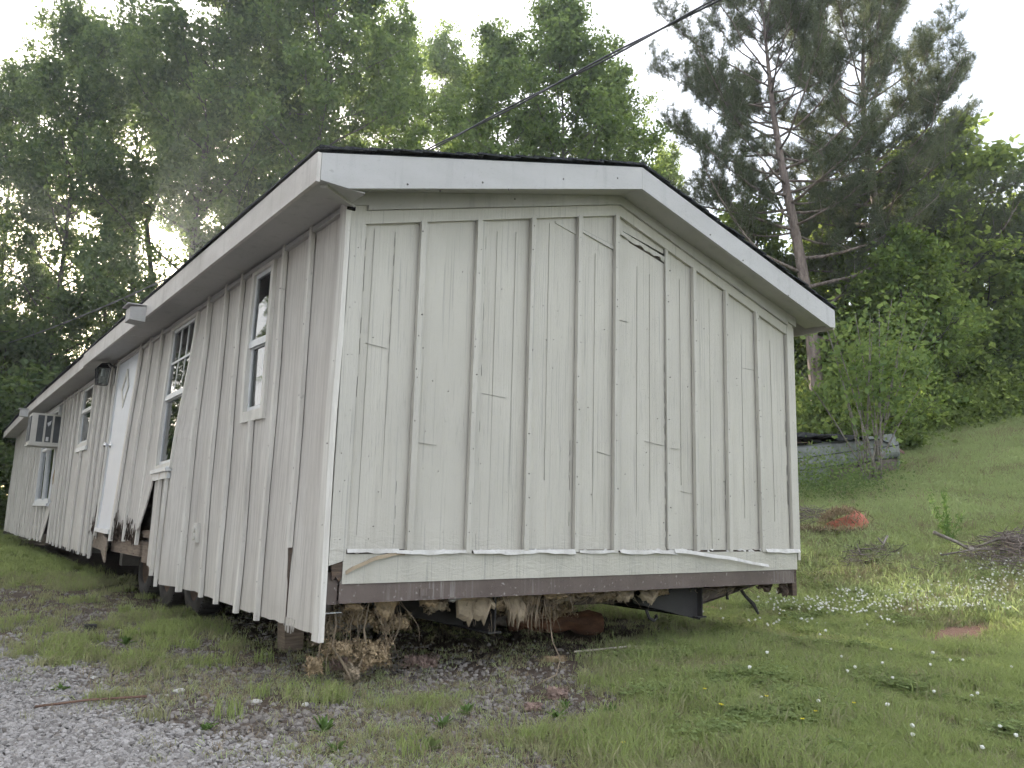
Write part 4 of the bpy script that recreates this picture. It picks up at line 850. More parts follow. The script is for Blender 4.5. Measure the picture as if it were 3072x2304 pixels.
# pines
g_ = np.random.default_rng(3)
def pine_limbs(n, t0, t1, lmax, bias, seed):
    q = np.random.default_rng(seed); out = []
    for i in range(n):
        t = t0+(t1-t0)*(i+q.random())/n; u = (t-t0)/(t1-t0); az = i*137.5+q.uniform(-25, 25)
        ln = lmax*(.62+.55*math.sin(min(1, u*1.25)*math.pi*.80))*q.uniform(.62, 1.12)*(1-.42*max(0, u-.7)/.3)
        out.append((t, az, ln, -4+55*u**1.6+q.uniform(-8, 10)))
    return out+bias
x1, y1 = at(58.0, 21.5); zb1 = gz(x1, y1); H1 = 16.3-zb1
def axis1(t): 
    X, Y = at(58.0-3.6*t**.9, 21.5); return (X-x1+.12*math.sin(t*9), Y-y1+.10*math.cos(t*8), t*H1)
# picture-right is roughly azimuth -30 deg in the plan, picture-left 150 deg
tm, cm = make_pine(21, H1, axis1, pine_limbs(60, .40, .985, 3.7, [(.22, 150, 4.2, 2), (.24, -25, 3.2, 28), (.30, -20, 4.6, 18), (.33, 160, 4.4, 4), (.28, 90, 3, 5), (.36, -60, 3.6, 8), (.20, -15, 3.0, -4), (.42, 140, 3.8, 6)], 31))
plant_tree('pine_tree', tm, cm, 'needle', 'barkP', 58.0, 21.5, 0, 1, 'left pine with a leaning bare lower trunk right of the roof', group='two tall pines on the slope')
x2, y2 = at(62.2, 24.0); zb2 = gz(x2, y2); H2 = 17.4-zb2
def axis2(t):
    X, Y = at(62.2-.9*t, 24.0); return (X-x2+.15*math.sin(t*7+1), Y-y2+.1*math.cos(t*9), t*H2)
tm, cm = make_pine(22, H2, axis2, pine_limbs(62, .30, .985, 3.8, [(.26, -30, 4.6, 4), (.24, -10, 4.2, 0), (.30, -40, 5.0, 6), (.34, -25, 4.6, 10), (.22, 40, 3, 4), (.40, -28, 4.6, 14), (.48, -30, 4.2, 22), (.55, -35, 4.0, 30), (.62, -28, 3.8, 36)], 37))
plant_tree('pine_tree', tm, cm, 'needle', 'barkP', 62.2, 24.0, 0, 1, 'right pine with long boughs sweeping to the right over the clearing', group='two tall pines on the slope')

# understory: small trees and shrubs at the edge of the wood
GU = 'young trees at the wood edge'
us = [make_hardwood(51, 6, 2.0, .10, .5, 26, 9000, .15, .06, .42, .45), make_hardwood(52, 6, 2.4, .06, .55, 28, 11000, .16, .06, .45, .45), make_hardwood(53, 3, 1.7, .04, .6, 24, 8000, .12, .03, .36, .6)]
UR = {}
def ust(i, az, D, H, rz, lm, label, wid=1., group=GU, name='young_tree', cat='tree'):
    x, y = at(az, D); z = gz(x, y)-.05; s = H/(6. if i < 2 else 3.); k = (i, lm)
    if k in UR: return copy_tree(UR[k], (x, y, z), rz, (s*wid, s*wid, s), label, group)
    tm, cm = us[i]
    if any(q[0] == i for q in UR): tm, cm = tm.copy(), cm.copy(); tm.materials.clear(); cm.materials.clear()
    o = plant_tree(name, tm, cm, lm, 'barkH', az, D, rz, 1, label, cat, group); o.scale = (s*wid, s*wid, s); o.location.z = z; UR[k] = o; return o
ust(0, 53.5, 25, 6.5, .3, 'leafD', 'young tree hidden partly by the right end of the eave', 1.1)
ust(1, 55.2, 25.0, 5.0, 1.3, 'leafD', 'leafy sapling standing just right of the gable corner below the eave', 1.0)
ust(0, 58.6, 28, 7.0, 2.2, 'leafC', 'sunlit young tree behind the leaning pine trunk', 1.1)
ust(1, 60.2, 23.5, 4.4, .6, 'leafD', 'bushy sapling above the scrap metal, left of the right pine', 1.05)
ust(0, 61.6, 27, 7.5, 3.3, 'leafC', 'bright young tree behind the right pine', 1.2)
ust(1, 63.2, 21.5, 4.6, 4.0, 'leafD', 'layered young tree in front of the right pine trunk', 1.0)
ust(0, 65.0, 24.0, 6.2, 5.1, 'leafC', 'yellow green young tree just right of the right pine', 1.1)
ust(1, 66.8, 27, 8.0, 2.0, 'leafC', 'taller sunlit young tree in the clearing corner', 1.1)
ust(0, 69.4, 27.5, 5.5, 1.0, 'leafC', 'broad leafed young tree near the right edge of the picture', 1.2)
ust(1, 72.4, 27.5, 6.5, 2.7, 'leafB', 'dull green young tree cut by the right edge of the picture', 1.1)
ust(0, 1.0, 26, 5.0, .4, 'leafA', 'low dark tree at the far end of the mobile home, at the left edge', 1.2)
ust(1, 3.6, 33, 7.0, 1.4, 'leafA', 'dark bushy tree beyond the far end of the mobile home', 1.3)
ust(1, -1.2, 30, 8.0, 2.4, 'leafA', 'bushy tree touching the left edge of the picture', 1.3)
GS = 'shrubs along the wood edge'
for i, (az, D, H, wd_, lm, lb) in enumerate([(54.8, 19.5, 1.8, 1.0, 'leafD', 'low shrub pressed against the gable corner'), (58.4, 17.6, 1.5, .9, 'leafD', 'low shrub growing over the scrap metal'), (61.6, 18.6, 2.0, 1.2, 'leafD', 'rounded shrub right of the scrap metal end'),
        (63.8, 22.0, 2.2, 1.3, 'leafD', 'shrub at the top of the mown slope, left of centre of the clearing'), (66.0, 24.0, 2.3, 1.3, 'leafD', 'shrub below the sunlit young trees'), (68.4, 25.5, 2.2, 1.3, 'leafD', 'shrub behind the tall weeds on the right'), (70.8, 26.0, 1.9, 1.2, 'leafC', 'pale shrub at the right edge of the clearing'), (2.2, 25.5, 1.6, 1.1, 'leafA', 'low bush beside the far corner of the home')]):
    ust(2, az, D, H, i*1.3, lm, lb, wd_, GS, 'shrub', 'shrub')
for i, (az, D, h_, rr_) in enumerate([(55.2, 27, 9, .11), (57.2, 29, 10, .10), (59.4, 28, 9, .10), (60.7, 31, 10, .12), (64.6, 29, 10, .13), (65.2, 27, 9, .16), (67.8, 31, 7, .12), (69.8, 30, 6.5, .14), (9.6, 33, 14, .16), (10.9, 34, 15, .18), (8.3, 35, 13, .13)]):
    x, y = at(az, D); z = gz(x, y); o = MB(); g2 = random.Random(i)
    o.tube([(g2.uniform(-.1, .1)*k, g2.uniform(-.1, .1)*k, -.3+h_*k/6) for k in range(7)], [rr_*(1-.10*k) for k in range(7)], 7)
    for k in range(4): a = g2.uniform(0, 6.28); zz_ = h_*g2.uniform(.35, .95); o.tube([(0, 0, zz_), (math.cos(a)*.7, math.sin(a)*.7, zz_+.3), (math.cos(a)*1.5, math.sin(a)*1.5, zz_+.9)], [.04, .025, .008], 4)
    q = o.build('bare_trunk', M['barkH'], None, True); q.location = (x, y, z)
    tag(q, ['dark trunk in the wood just right of the gable corner', 'dark trunk in the wood behind the left pine', 'thin dark trunk left of the right pine', 'dark trunk deep in the wood beside the right pine', 'dark trunk left of the pair in the clearing corner', 'thickest dark trunk in the clearing corner', 'dark trunk behind the taller sunlit young tree', 'dark trunk near the right edge of the wood', 'slim dark trunk left of the low sun', 'dark trunk standing right against the low sun', 'thin trunk furthest left of the low sun'][i], 'tree trunk', 'dark trunks in the wood')
# far undergrowth that reads as one mass
def mass(name, label, azs, Ds, n, zlo, zhi, size, lm, seed):
    g_ = np.random.default_rng(seed); nc = n//40; a = g_.uniform(*azs, nc); d = g_.uniform(*Ds, nc)+(.50*np.clip(a-57, 0, 20) if name == 'tall_weeds' else 0)
    X = CAM[0]+np.sin(np.radians(a))*d; Y = CAM[1]+np.cos(np.radians(a))*d; Z = relief(X, Y)+zlo+(zhi-zlo)*g_.random(nc)**1.6*(.5+vnoise(a*.5, d*.1, 1.3, seed))
    C_ = np.repeat(np.stack([X, Y, Z], 1), 40, 0)+g_.normal(size=(nc*40, 3))*np.array([.42, .42, .26])
    C_[:, 2] = np.maximum(C_[:, 2], relief(C_[:, 0], C_[:, 1])+.03)
    V, F = leaf_arrays(C_, g_, size); return tag(obj(name, np_mesh(name, V, F), M[lm]), label, 'undergrowth', kind='stuff')
mass('forest_undergrowth', 'leafy undergrowth filling the wood behind the clearing', (50, 76), (26, 42), 36000, .1, 4.5, .20, 'leafC', 61)
mass('forest_undergrowth', 'dark undergrowth below the trees behind the mobile home', (-6, 17), (34, 44), 22000, .1, 4.0, .26, 'leafA', 62)
mass('tall_weeds', 'tall green weeds along the foot of the wood', (53, 76), (17.2, 20.5), 40000, .05, .95, .11, 'leafC', 63)

mass('scrap_weeds', 'tall weeds growing against the scrap metal beside the gable corner', (52, 60.5), (14.2, 15.4), 7000, .03, .38, .05, 'leafB', 64)
# ------------------------------------------------------------------ scattered ground cover (geometry-node instances)
def src_collection(name, meshes, mats):
    c = bpy.data.collections.new(name)
    for me, m in zip(meshes, mats):
        if len(me.materials) == 0: me.materials.append(m)
        c.objects.link(bpy.data.objects.new(me.name, me))
    return c
def scatter(name, label, cat, P, rot, scl, meshes, mats, seed=0):
    me = bpy.data.meshes.new(name); P = np.asarray(P, np.float32); n = len(P); me.vertices.add(n); me.vertices.foreach_set('co', P.ravel())
    a = me.attributes.new('rot', 'FLOAT_VECTOR', 'POINT'); a.data.foreach_set('vector', np.asarray(rot, np.float32).ravel())
    a = me.attributes.new('scl', 'FLOAT', 'POINT'); a.data.foreach_set('value', np.asarray(scl, np.float32))
    a = me.attributes.new('idx', 'INT', 'POINT'); a.data.foreach_set('value', np.random.default_rng(seed).integers(0, len(meshes), n).astype(np.int32))
    o = bpy.data.objects.new(name, me); COL.objects.link(o); tag(o, label, cat, kind='stuff')
    ng = bpy.data.node_groups.new(name, 'GeometryNodeTree'); ng.interface.new_socket('Geometry', in_out='INPUT', socket_type='NodeSocketGeometry'); ng.interface.new_socket('Geometry', in_out='OUTPUT', socket_type='NodeSocketGeometry')
    N = ng.nodes; gi = N.new('NodeGroupInput'); go = N.new('NodeGroupOutput'); ip = N.new('GeometryNodeInstanceOnPoints'); ci = N.new('GeometryNodeCollectionInfo')
    ci.inputs['Collection'].default_value = src_collection(name+'_pieces', meshes, mats); ci.inputs['Separate Children'].default_value = True; ci.inputs['Reset Children'].default_value = True
    def na(nm, typ): q = N.new('GeometryNodeInputNamedAttribute'); q.data_type = typ; q.inputs[0].default_value = nm; return q.outputs[0]
    lk = ng.links.new; lk(gi.outputs[0], ip.inputs['Points']); lk(ci.outputs[0], ip.inputs['Instance']); ip.inputs['Pick Instance'].default_value = True
    lk(na('idx', 'INT'), ip.inputs['Instance Index']); lk(na('rot', 'FLOAT_VECTOR'), ip.inputs['Rotation']); lk(na('scl', 'FLOAT'), ip.inputs['Scale']); lk(ip.outputs[0], go.inputs[0])
    md = o.modifiers.new('scatter', 'NODES'); md.node_group = ng; return o
def sample(n, wfun, seed, r0=2.6, r1=26., az=(-2, 76), pw=1.0):
    g_ = np.random.default_rng(seed); out = []
    m = 0
    while m < n:
        k = n*3; r_ = (r0*(r1/r0)**g_.random(k)) if pw == 1.0 else (r0**(2-pw)+(r1**(2-pw)-r0**(2-pw))*g_.random(k))**(1/(2-pw)); a = np.radians(g_.uniform(*az, k)); x = CAM[0]+np.sin(a)*r_; y = CAM[1]+np.cos(a)*r_
        keep = g_.random(k) < wfun(x, y); out.append(np.stack([x[keep], y[keep], r_[keep]], 1)); m += keep.sum()
        if len(out) > 40: break
    q = np.concatenate(out)[:n]; return q[:, 0], q[:, 1], q[:, 2], g_
def blade_clump(seed, nb, hmin, hmax, w, spread, lean):
    q = random.Random(seed); V = []; F = []
    for i in range(nb):
        a = q.uniform(0, 6.28); d = spread*math.sqrt(q.random()); bx, by = math.cos(a)*d, math.sin(a)*d; h_ = q.uniform(hmin, hmax); la = q.uniform(0, 6.28); ln = h_*q.uniform(.1, lean); ta = q.uniform(0, 6.28)
        wx, wy = math.cos(ta)*w, math.sin(ta)*w; m = (bx+math.cos(la)*ln*.35, by+math.sin(la)*ln*.35, h_*.6); t = (bx+math.cos(la)*ln, by+math.sin(la)*ln, h_*(1-.25*min(1, ln/h_)))
        o = len(V); V += [(bx-wx, by-wy, -.01), (bx+wx, by+wy, -.01), (m[0]+wx*.8, m[1]+wy*.8, m[2]), (m[0]-wx*.8, m[1]-wy*.8, m[2]), t]; F += [(o, o+1, o+2, o+3), (o+3, o+2, o+4)]
    me = bpy.data.meshes.new('grass_tuft'); me.from_pydata(V, [], F); return me
def rots(g_, n, tilt=.15): return np.stack([g_.normal(0, tilt, n), g_.normal(0, tilt, n), g_.uniform(0, 6.28, n)], 1)
tg = [blade_clump(i, 16, .03, .075, .0022, .035, .9) for i in range(4)]
def patch(x, y): return fbm(x, y, .9, 71)
x, y, r_, g_ = sample(34000, lambda x, y: grass_w(x, y)**2.2*(.35+.65*sstep(.35, .6, patch(x, y))), 81, 2.6, 13.)
x2_, y2_, r2_, _g = sample(5000, lambda x, y: grass_w(x, y)*(x < .3), 181, 12., 34., (-4, 14), .6); x = np.concatenate([x, x2_]); y = np.concatenate([y, y2_]); r_ = np.concatenate([r_, r2_])
scatter('lawn_grass', 'short green lawn grass around the mobile home', 'grass', np.stack([x, y, relief(x, y)], 1), rots(g_, len(x)), (.75+.5*g_.random(len(x)))*(.75+.06*r_)*(.75+.5*vnoise(x, y, 2, 5)), tg, [M['grass']]*4)
tg2 = [blade_clump(10+i, 14, .03, .07, .0024, .05, 1.3) for i in range(3)]
x, y, r_, g_ = sample(24000, lambda x, y: grass_w(x, y)*(.25+.75*sstep(.6, .4, patch(x, y))), 82, 2.6, 13.)
tl = [blade_clump(60+i, 9, .07, .15, .0022, .05, .9) for i in range(3)]
xl, yl, rl, gl = sample(7000, lambda x, y: grass_w(x, y)*sstep(.5, .62, fbm(x, y, 2.6, 75)), 182, 2.6, 14.)
scatter('long_grass', 'longer uneven blades of grass standing out of the lawn', 'grass', np.stack([xl, yl, relief(xl, yl)], 1), rots(gl, len(xl), .25), (.6+.6*gl.random(len(xl))), tl, [M['grass'], M['grassD'], M['grass']])
scatter('lawn_grass', 'dull yellowish lawn grass mixed through the lawn', 'grass', np.stack([x, y, relief(x, y)], 1), rots(g_, len(x)), (.75+.5*g_.random(len(x)))*(.75+.06*r_), tg2, [M['grassD']]*3)
tg3 = [blade_clump(20+i, 18, .04, .12, .004, .10, 1.6) for i in range(3)]
x, y, r_, g_ = sample(32000, lambda x, y: sstep(4.8, 7, x)*grass_w(x, y), 83, 9., 27., (50, 76), .5)
scatter('meadow_grass', 'mown grass on the slope rising to the wood', 'grass', np.stack([x, y, relief(x, y)], 1), rots(g_, len(x), .3), (.7+.6*g_.random(len(x)))*(.6+.6*vnoise(x, y, 1.1, 6)), tg3, [M['meadow']]*3)
ts = [blade_clump(30+i, 14, .02, .05, .0022, .09, 2.8) for i in range(3)]
windrow = lambda x, y: np.clip(sstep(.55, .68, fbm((x*.5+y*.85), (x*.85-y*.5)*.35, 1.3, 91)), 0, 1)
x, y, r_, g_ = sample(13000, lambda x, y: sstep(4.8, 7, x)*grass_w(x, y)*(.16+.84*windrow(x, y)), 84, 8.5, 24., (52, 76), .7)
scatter('cut_hay', 'dry cut grass lying in streaks on the slope', 'dry grass', np.stack([x, y, relief(x, y)+.015], 1), rots(g_, len(x), .35), 1.0+.8*g_.random(len(x)), ts, [M['straw'], M['grassD'], M['meadow']])
x, y, r_, g_ = sample(7500, lambda x, y: np.clip((1-road_w(x, y))*(.25+.75*sstep(.45, .6, fbm(x, y, 1.6, 95)))*(1-.5*grass_w(x, y))*sstep(6, 3, x), 0, 1), 85, 2.6, 12.)
scatter('dead_straw', 'dead straw and dry stems on the bare ground near the home', 'dry grass', np.stack([x, y, relief(x, y)+.004], 1), rots(g_, len(x), .3), .35+.45*g_.random(len(x)), ts, [M['straw']]*3)
def clover_clump(seed):
    q = random.Random(seed); V = []; F = []
    for i in range(9):
        a = q.uniform(0, 6.28); d = .045*math.sqrt(q.random()); cx, cy_ = math.cos(a)*d, math.sin(a)*d; z = q.uniform(.02, .055); a0 = q.uniform(0, 6.28)
        for k in range(3):
            b = a0+2.094*k; s = q.uniform(.010, .014); o = len(V); dx, dy = math.cos(b), math.sin(b)
            V += [(cx, cy_, z), (cx+(dx*.7-dy*.6)*s, cy_+(dy*.7+dx*.6)*s, z+.002), (cx+dx*s*1.25, cy_+dy*s*1.25, z+.004), (cx+(dx*.7+dy*.6)*s, cy_+(dy*.7-dx*.6)*s, z+.002)]; F.append((o, o+1, o+2, o+3))
    me = bpy.data.meshes.new('clover_tuft'); me.from_pydata(V, [], F); return me
tcl = [clover_clump(i) for i in range(3)]
clw = lambda x, y: (.10+.90*sstep(.45, .70, fbm(x, y, 3.2, 103)))*sstep(.44, .66, fbm(x, y, 1.0, 101)+.10*np.exp(-((x-6.6)/1.5)**2-((y-.2)/.9)**2))*grass_w(x, y)*sstep(.9, 1.6, x)
x, y, r_, g_ = sample(4500, clw, 86, 2.6, 13.)
scatter('clover_patch', 'dark green clover leaves spread through the lawn', 'clover', np.stack([x, y, relief(x, y)], 1), rots(g_, len(x), .1), (.8+.5*g_.random(len(x)))*(.85+.05*r_), tcl, [M['clover']]*3)
def flower(seed):
    q = random.Random(seed); b = MB().tube([(0, 0, 0), (.004, .002, .07)], .0012, 3, False); n = len(b.f)
    import bmesh
    bm = bmesh.new(); bmesh.ops.create_icosphere(bm, subdivisions=1, radius=.0095, matrix=Matrix.Translation((.004, .002, .078)))
    for v in bm.verts: v.co += Vector((q.uniform(-1, 1), q.uniform(-1, 1), q.uniform(-1, 1)))*.0018
    bm.verts.index_update(); b.add([v.co[:] for v in bm.verts], [[v.index for v in f.verts] for f in bm.faces]); bm.free()
    me = b.mesh('clover_flower'); me.materials.append(M['weed']); me.materials.append(M['petal'])
    me.polygons.foreach_set('material_index', [0]*n+[1]*(len(me.polygons)-n)); return me
fl = [flower(i) for i in range(3)]
def flw(x, y):
    band = np.exp(-((x-6.9)/1.3)**2-((y+.05)/.55)**2)+.8*np.exp(-((x-8.0)/.8)**2-((y+.75)/.5)**2)+.55*np.exp(-((x-5.9)/.9)**2-((y-.85)/.5)**2)+.35*np.exp(-((x-5.9)/.9)**2-((y-.1)/.5)**2)
    return np.clip(band*sstep(.40, .62, fbm(x, y, 1.8, 105)), 0, 1)*grass_w(x, y)
x, y, r_, g_ = sample(800, flw, 87, 6.5, 13., (50, 76))
e_ = sample(46, lambda x, y: grass_w(x, y)*sstep(1.2, 2.5, x)*.9, 88, 3.2, 9., (45, 76)); x = np.concatenate([x, e_[0]]); y = np.concatenate([y, e_[1]])
scatter('clover_flowers', 'small white clover flower heads dotting the lawn on the right', 'clover flowers', np.stack([x, y, relief(x, y)], 1), rots(g_, len(x), .15), .95+.35*g_.random(len(x)), fl, [None]*3)
def stone_mesh(seed):
    import bmesh
    q = random.Random(seed); bm = bmesh.new(); bmesh.ops.create_icosphere(bm, subdivisions=1, radius=1.)
    sx, sy, sz = q.uniform(.8, 1.3), q.uniform(.7, 1.), q.uniform(.45, .75)
    for v in bm.verts: v.co *= q.uniform(.78, 1.16); v.co = Vector((v.co.x*sx, v.co.y*sy, v.co.z*sz))
    me = bpy.data.meshes.new('stone'); bm.to_mesh(me); bm.free(); return me
st = [stone_mesh(i) for i in range(6)]; st2 = [stone_mesh(20+i) for i in range(6)]
x, y, r_, g_ = sample(30000, lambda x, y: road_w(x, y), 89, 2.6, 13., (-3, 40))
sz = .0065+.009*g_.random(len(x))**1.8+.006*(r_/9); scatter('driveway_gravel', 'loose grey gravel of the driveway at lower left', 'gravel', np.stack([x, y, relief(x, y)+sz*.25], 1), rots(g_, len(x), .5), sz, st, [M['stone']]*6)
x, y, r_, g_ = sample(14000, lambda x, y: np.clip(1.3*gravel_w(x, y)*(1-road_w(x, y))+.16*sstep(2.8, .5, x+.3*y), 0, 1), 90, 2.6, 11., (-3, 62))
sz = .006+.013*g_.random(len(x))**2+.004*(r_/9); scatter('scattered_gravel', 'scattered gravel and stones on the dirt beside and under the home', 'gravel', np.stack([x, y, relief(x, y)+sz*.1], 1), rots(g_, len(x), .5), sz, st2, [M['stoneB']]*6)

# ------------------------------------------------------------------ single plants and things on the ground
def rosette(name, label, x, y, n, ln, wd_, mat, el=(25, 70), seed=0, group='broad leafed weeds in the gravel'):
    q = random.Random(seed); t = thing(name, label, 'weed', (x, y, gz(x, y)), 0, group)
    for i in range(n):
        a = 6.28*i/n+q.uniform(-.4, .4); e = R(q.uniform(*el)); l_ = ln*q.uniform(.6, 1.1); w = wd_*q.uniform(.7, 1.1)
        def P(u, v, a=a, e=e, l_=l_, w=w):
            s = math.sin(min(1, v*1.05+.02)*math.pi)**.7*w*(u-.5); dd = l_*v; z = math.sin(e)*dd-.45*l_*v*v*math.cos(e)*.6+abs(u-.5)*w*.4
            return (math.cos(a)*math.cos(e)*dd-math.sin(a)*s, math.sin(a)*math.cos(e)*dd+math.cos(a)*s, max(.002, z))
        MB().sheet(P, 2, 5, (0, 0, -.001)).build('leaf', M[mat], t, True)
    return t
for i, (nm, x, y, n, ln, w, lb) in enumerate([('dock_weed', -.29, -.75, 9, .16, .035, 'upright broad leafed weed at the bottom left of centre'), ('dock_weed', .20, -.93, 8, .14, .045, 'bright green weed in the bottom middle of the gravel'), ('dock_weed', .42, -.80, 7, .11, .04, 'small weed right behind the bright green one'),
        ('plantain_weed', -.02, -1.19, 8, .13, .05, 'flat dark leafed weed at the bottom edge'), ('plantain_weed', -.36, -1.02, 7, .10, .04, 'low weed beside the gravel at the bottom edge'), ('dock_weed', .60, -1.42, 8, .12, .03, 'weed at the bottom edge where the lawn begins'),
        ('plantain_weed', -.55, 2.03, 10, .12, .05, 'round clump of weed standing alone in the gravel by the wheels'), ('plantain_weed', -1.11, .70, 8, .09, .04, 'sparse weed in the driveway gravel above the iron rod'), ('plantain_weed', -.70, -.45, 8, .10, .04, 'weed in the gravel below the iron rod'), ('dock_weed', .78, -1.04, 12, .12, .04, 'leafy green clump at the dirt edge'), ('dock_weed', 1.05, -1.12, 14, .14, .04, 'largest leafy green clump at the lawn edge'), ('dock_weed', .92, -.92, 10, .10, .035, 'leafy clump just behind the largest one')]):
    rosette(nm, lb, x, y, n+3, ln*.62, w*.62, 'weed' if i != 3 else 'clover', seed=i)
def grasstuft(name, label, x, y, h_, n=40, m='grass', seed=0, spread=.07):
    me = blade_clump(100+seed, n, h_*.5, h_, .0028, spread, .8); o = obj(name, me, M[m]); o.location = (x, y, gz(x, y)); return tag(o, label, 'grass tuft', 'separate tufts of grass')
for i, (x, y, h_, m, lb) in enumerate([(-.55, -.25, .13, 'grass', 'tuft of green grass right of the iron rod end'), (-.30, .05, .12, 'grass', 'tuft of green grass between the rod and the home corner'), (-.85, -.15, .11, 'grassD', 'yellowish grass tuft just below the iron rod'), (-.20, .95, .12, 'grass', 'dark grass tuft below the corner of the siding'), (.05, 1.0, .13, 'grass', 'grass tuft nearest the hanging insulation'),
        (-.62, .75, .10, 'grassD', 'dull grass tuft in the dirt left of the corner'), (-.15, -1.25, .14, 'grass', 'thin grass tuft at the very bottom'), (1.5, -1.55, .12, 'grass', 'thick grass tuft in the lawn at lower middle'), (2.2, -.95, .12, 'grass', 'bright grass tuft beside the dark shadow edge'), (-.95, 2.9, .10, 'grass', 'bright grass tuft at the left of the wheels'), (3.1, -1.75, .14, 'grass', 'grass tuft with long blades at lower right')]):
    grasstuft('grass_tuft', lb, x, y, h_, 46, m, i)
# tall pale weed on the slope
tw = thing('tall_weed', 'tall pale green weed standing above the brush pile', 'weed', (8.60, .73, gz(8.6, .73))); tw.scale = (.75, .75, .85); q = random.Random(3)
for i in range(7):
    a = q.uniform(0, 6.28); b = q.uniform(.05, .30); h_ = q.uniform(.35, .85)
    MB().tube([(0, 0, 0), (math.cos(a)*b*.4, math.sin(a)*b*.4, h_*.5), (math.cos(a)*b, math.sin(a)*b, h_)], [.008, .006, .003], 5).build('stem', M['weed'], tw)
    V, F = leaf_arrays(np.array([[math.cos(a)*b*t+q.gauss(0, .03), math.sin(a)*b*t+q.gauss(0, .03), h_*t+q.gauss(0, .02)] for t in np.linspace(.2, 1.05, 60)]), np.random.default_rng(i), .09, .2, .22)
    tag(obj('foliage', np_mesh('foliage', V, F), M['weed'], tw), kind='stuff')
# yellow flowers
for i, (px, py) in enumerate([(.55, -1.72), (1.45, -1.93), (1.62, -1.62), (1.43, -1.5), (1.36, -1.55), (1.52, -1.32), (1.75, -1.8), (2.0, -1.85)]):
    o = MB(); h_ = .07+.02*(i % 3); o.tube([(0, 0, 0), (.004, 0, h_)], .0012, 3)
    t = thing('yellow_flower', ['yellow flower nearest the bottom left gravel', 'lowest yellow flower in the lawn', 'single yellow flower in the middle of its group', 'upper yellow flower of a close pair', 'lower yellow flower of a close pair', 'yellow flower furthest back from the camera', 'yellow flower beside the largest white clover head', 'yellow flower furthest right in the lawn'][i], 'flower', (px, py, gz(px, py)), 0, 'yellow flowers in the lawn')
    o.build('stem', M['weed'], t); p_ = MB()
    for k in range(5): a = 1.2566*k; p_.add([(.004, 0, h_), (.004+math.cos(a-.45)*.009, math.sin(a-.45)*.009, h_+.004), (.004+math.cos(a)*.012, math.sin(a)*.012, h_+.005), (.004+math.cos(a+.45)*.009, math.sin(a+.45)*.009, h_+.004)], [(0, 1, 2, 3)])
    p_.build('petals', M['yellow'], t, fix=False)
# multi-stemmed shrub in front of the scrap
sx_, sy_ = 11.75, 3.45
sh = thing('multi_stem_shrub', 'shrub of many thin bare stems fanning up in front of the scrap metal', 'shrub', (sx_, sy_, gz(sx_, sy_))); q = random.Random(9); tips = []
for i in range(17):
    a = R(-30) if q.random() < .5 else R(150); sp_ = q.uniform(.0, 1.5)*(1 if i % 2 else -1); h_ = q.uniform(2.2, 4.2)
    dx, dy = math.cos(R(-30))*sp_+q.uniform(-.3, .3), math.sin(R(-30))*sp_+q.uniform(-.3, .3); b0 = (q.uniform(-.14, .14), q.uniform(-.14, .14), -.05)
    pts = [(b0[0]+dx*t**1.1, b0[1]+dy*t**1.1, b0[2]+h_*t*(1-.08*t)) for t in (0, .2, .45, .7, 1)]; MB().tube(pts, [.020, .017, .013, .009, .004], 5).build('stem', M['stick'], sh, True)
    tips += [np.array(pts[k])*(1-f)+np.array(pts[k+1])*f for k in (2, 3) for f in np.linspace(.1, 1, 7)]
g_ = np.random.default_rng(8); C_ = np.repeat(np.array(tips), 9, 0)+g_.normal(size=(len(tips)*9, 3))*np.array([.34, .34, .2]); V, F = leaf_arrays(C_, g_, .11); obj('foliage', np_mesh('foliage', V, F), M['leafB'], sh)

# scrap metal shell
sa, sb = np.array([10.0, 4.95]), np.array([12.72, 3.50]); sl = np.linalg.norm(sb-sa); sr = math.atan2(sb[1]-sa[1], sb[0]-sa[0]); szz = float(min(gz(*sa), gz(*sb)))+.02
sc_ = thing('scrap_shell', 'long dented white sheet-metal body lying behind the thin stemmed shrub', 'scrap metal', (sa[0], sa[1], gz(*sa)-.05), sr); rise = gz(*sb)-gz(*sa)
def scrap(nm, x0, x1, prof, m, t=.02, wob=.0, seed=0):
    q = random.Random(seed); nu = 12; npf = len(prof)-1; jit = [[q.uniform(-1, 1)*wob for _ in range(npf+1)] for _ in range(nu+1)]
    def P(u, v):
        x = x0+(x1-x0)*u; i = int(round(u*nu)); k = int(round(v*npf)); yv, zv = prof[k]; return (x, yv+jit[i][k], zv+rise*x/sl)
    return MB().sheet(P, nu, npf, (0, t, 0)).build(nm, M[m], sc_)
scrap('upper_panel', .0, sl, [(-.02, .56), (-.01, .66), (.03, .74), (.14, .79), (.5, .80), (1.1, .80)], 'scrap', wob=.012, seed=1)
scrap('middle_panel', .0, sl, [(-.03, .34), (-.06, .44), (-.04, .545)], 'scrap', wob=.015, seed=2)
scrap('lower_panel', .0, 1.7, [(.0, .02), (-.02, .18), (-.03, .325)], 'scrap', wob=.012, seed=3)
scrap('sill_panel', 1.72, sl, [(.03, .0), (.02, .16), (.0, .325)], 'scrapb', wob=.01, seed=4)
MB().prism([(sl, .02, .0+rise), (sl, 1.1, .0+rise), (sl, 1.1, .80+rise), (sl, .1, .79+rise), (sl, -.03, .60+rise), (sl, -.05, .40+rise)], (.02, 0, 0)).build('end_panel', M['scrap'], sc_)
MB().box(1.12, 1.22, -.055, -.035, .40+rise*.43, .48+rise*.43).build('hatch', M['scrapb'], sc_)
for zz_ in (.335, .553): MB().hexa([(0, -.045, zz_), (sl, -.045, zz_+rise), (sl, .0, zz_+rise), (0, .0, zz_), (0, -.045, zz_+.012), (sl, -.045, zz_+.012+rise), (sl, .0, zz_+.012+rise), (0, .0, zz_+.012)]).build('seam_strip', M['tarp'], sc_)
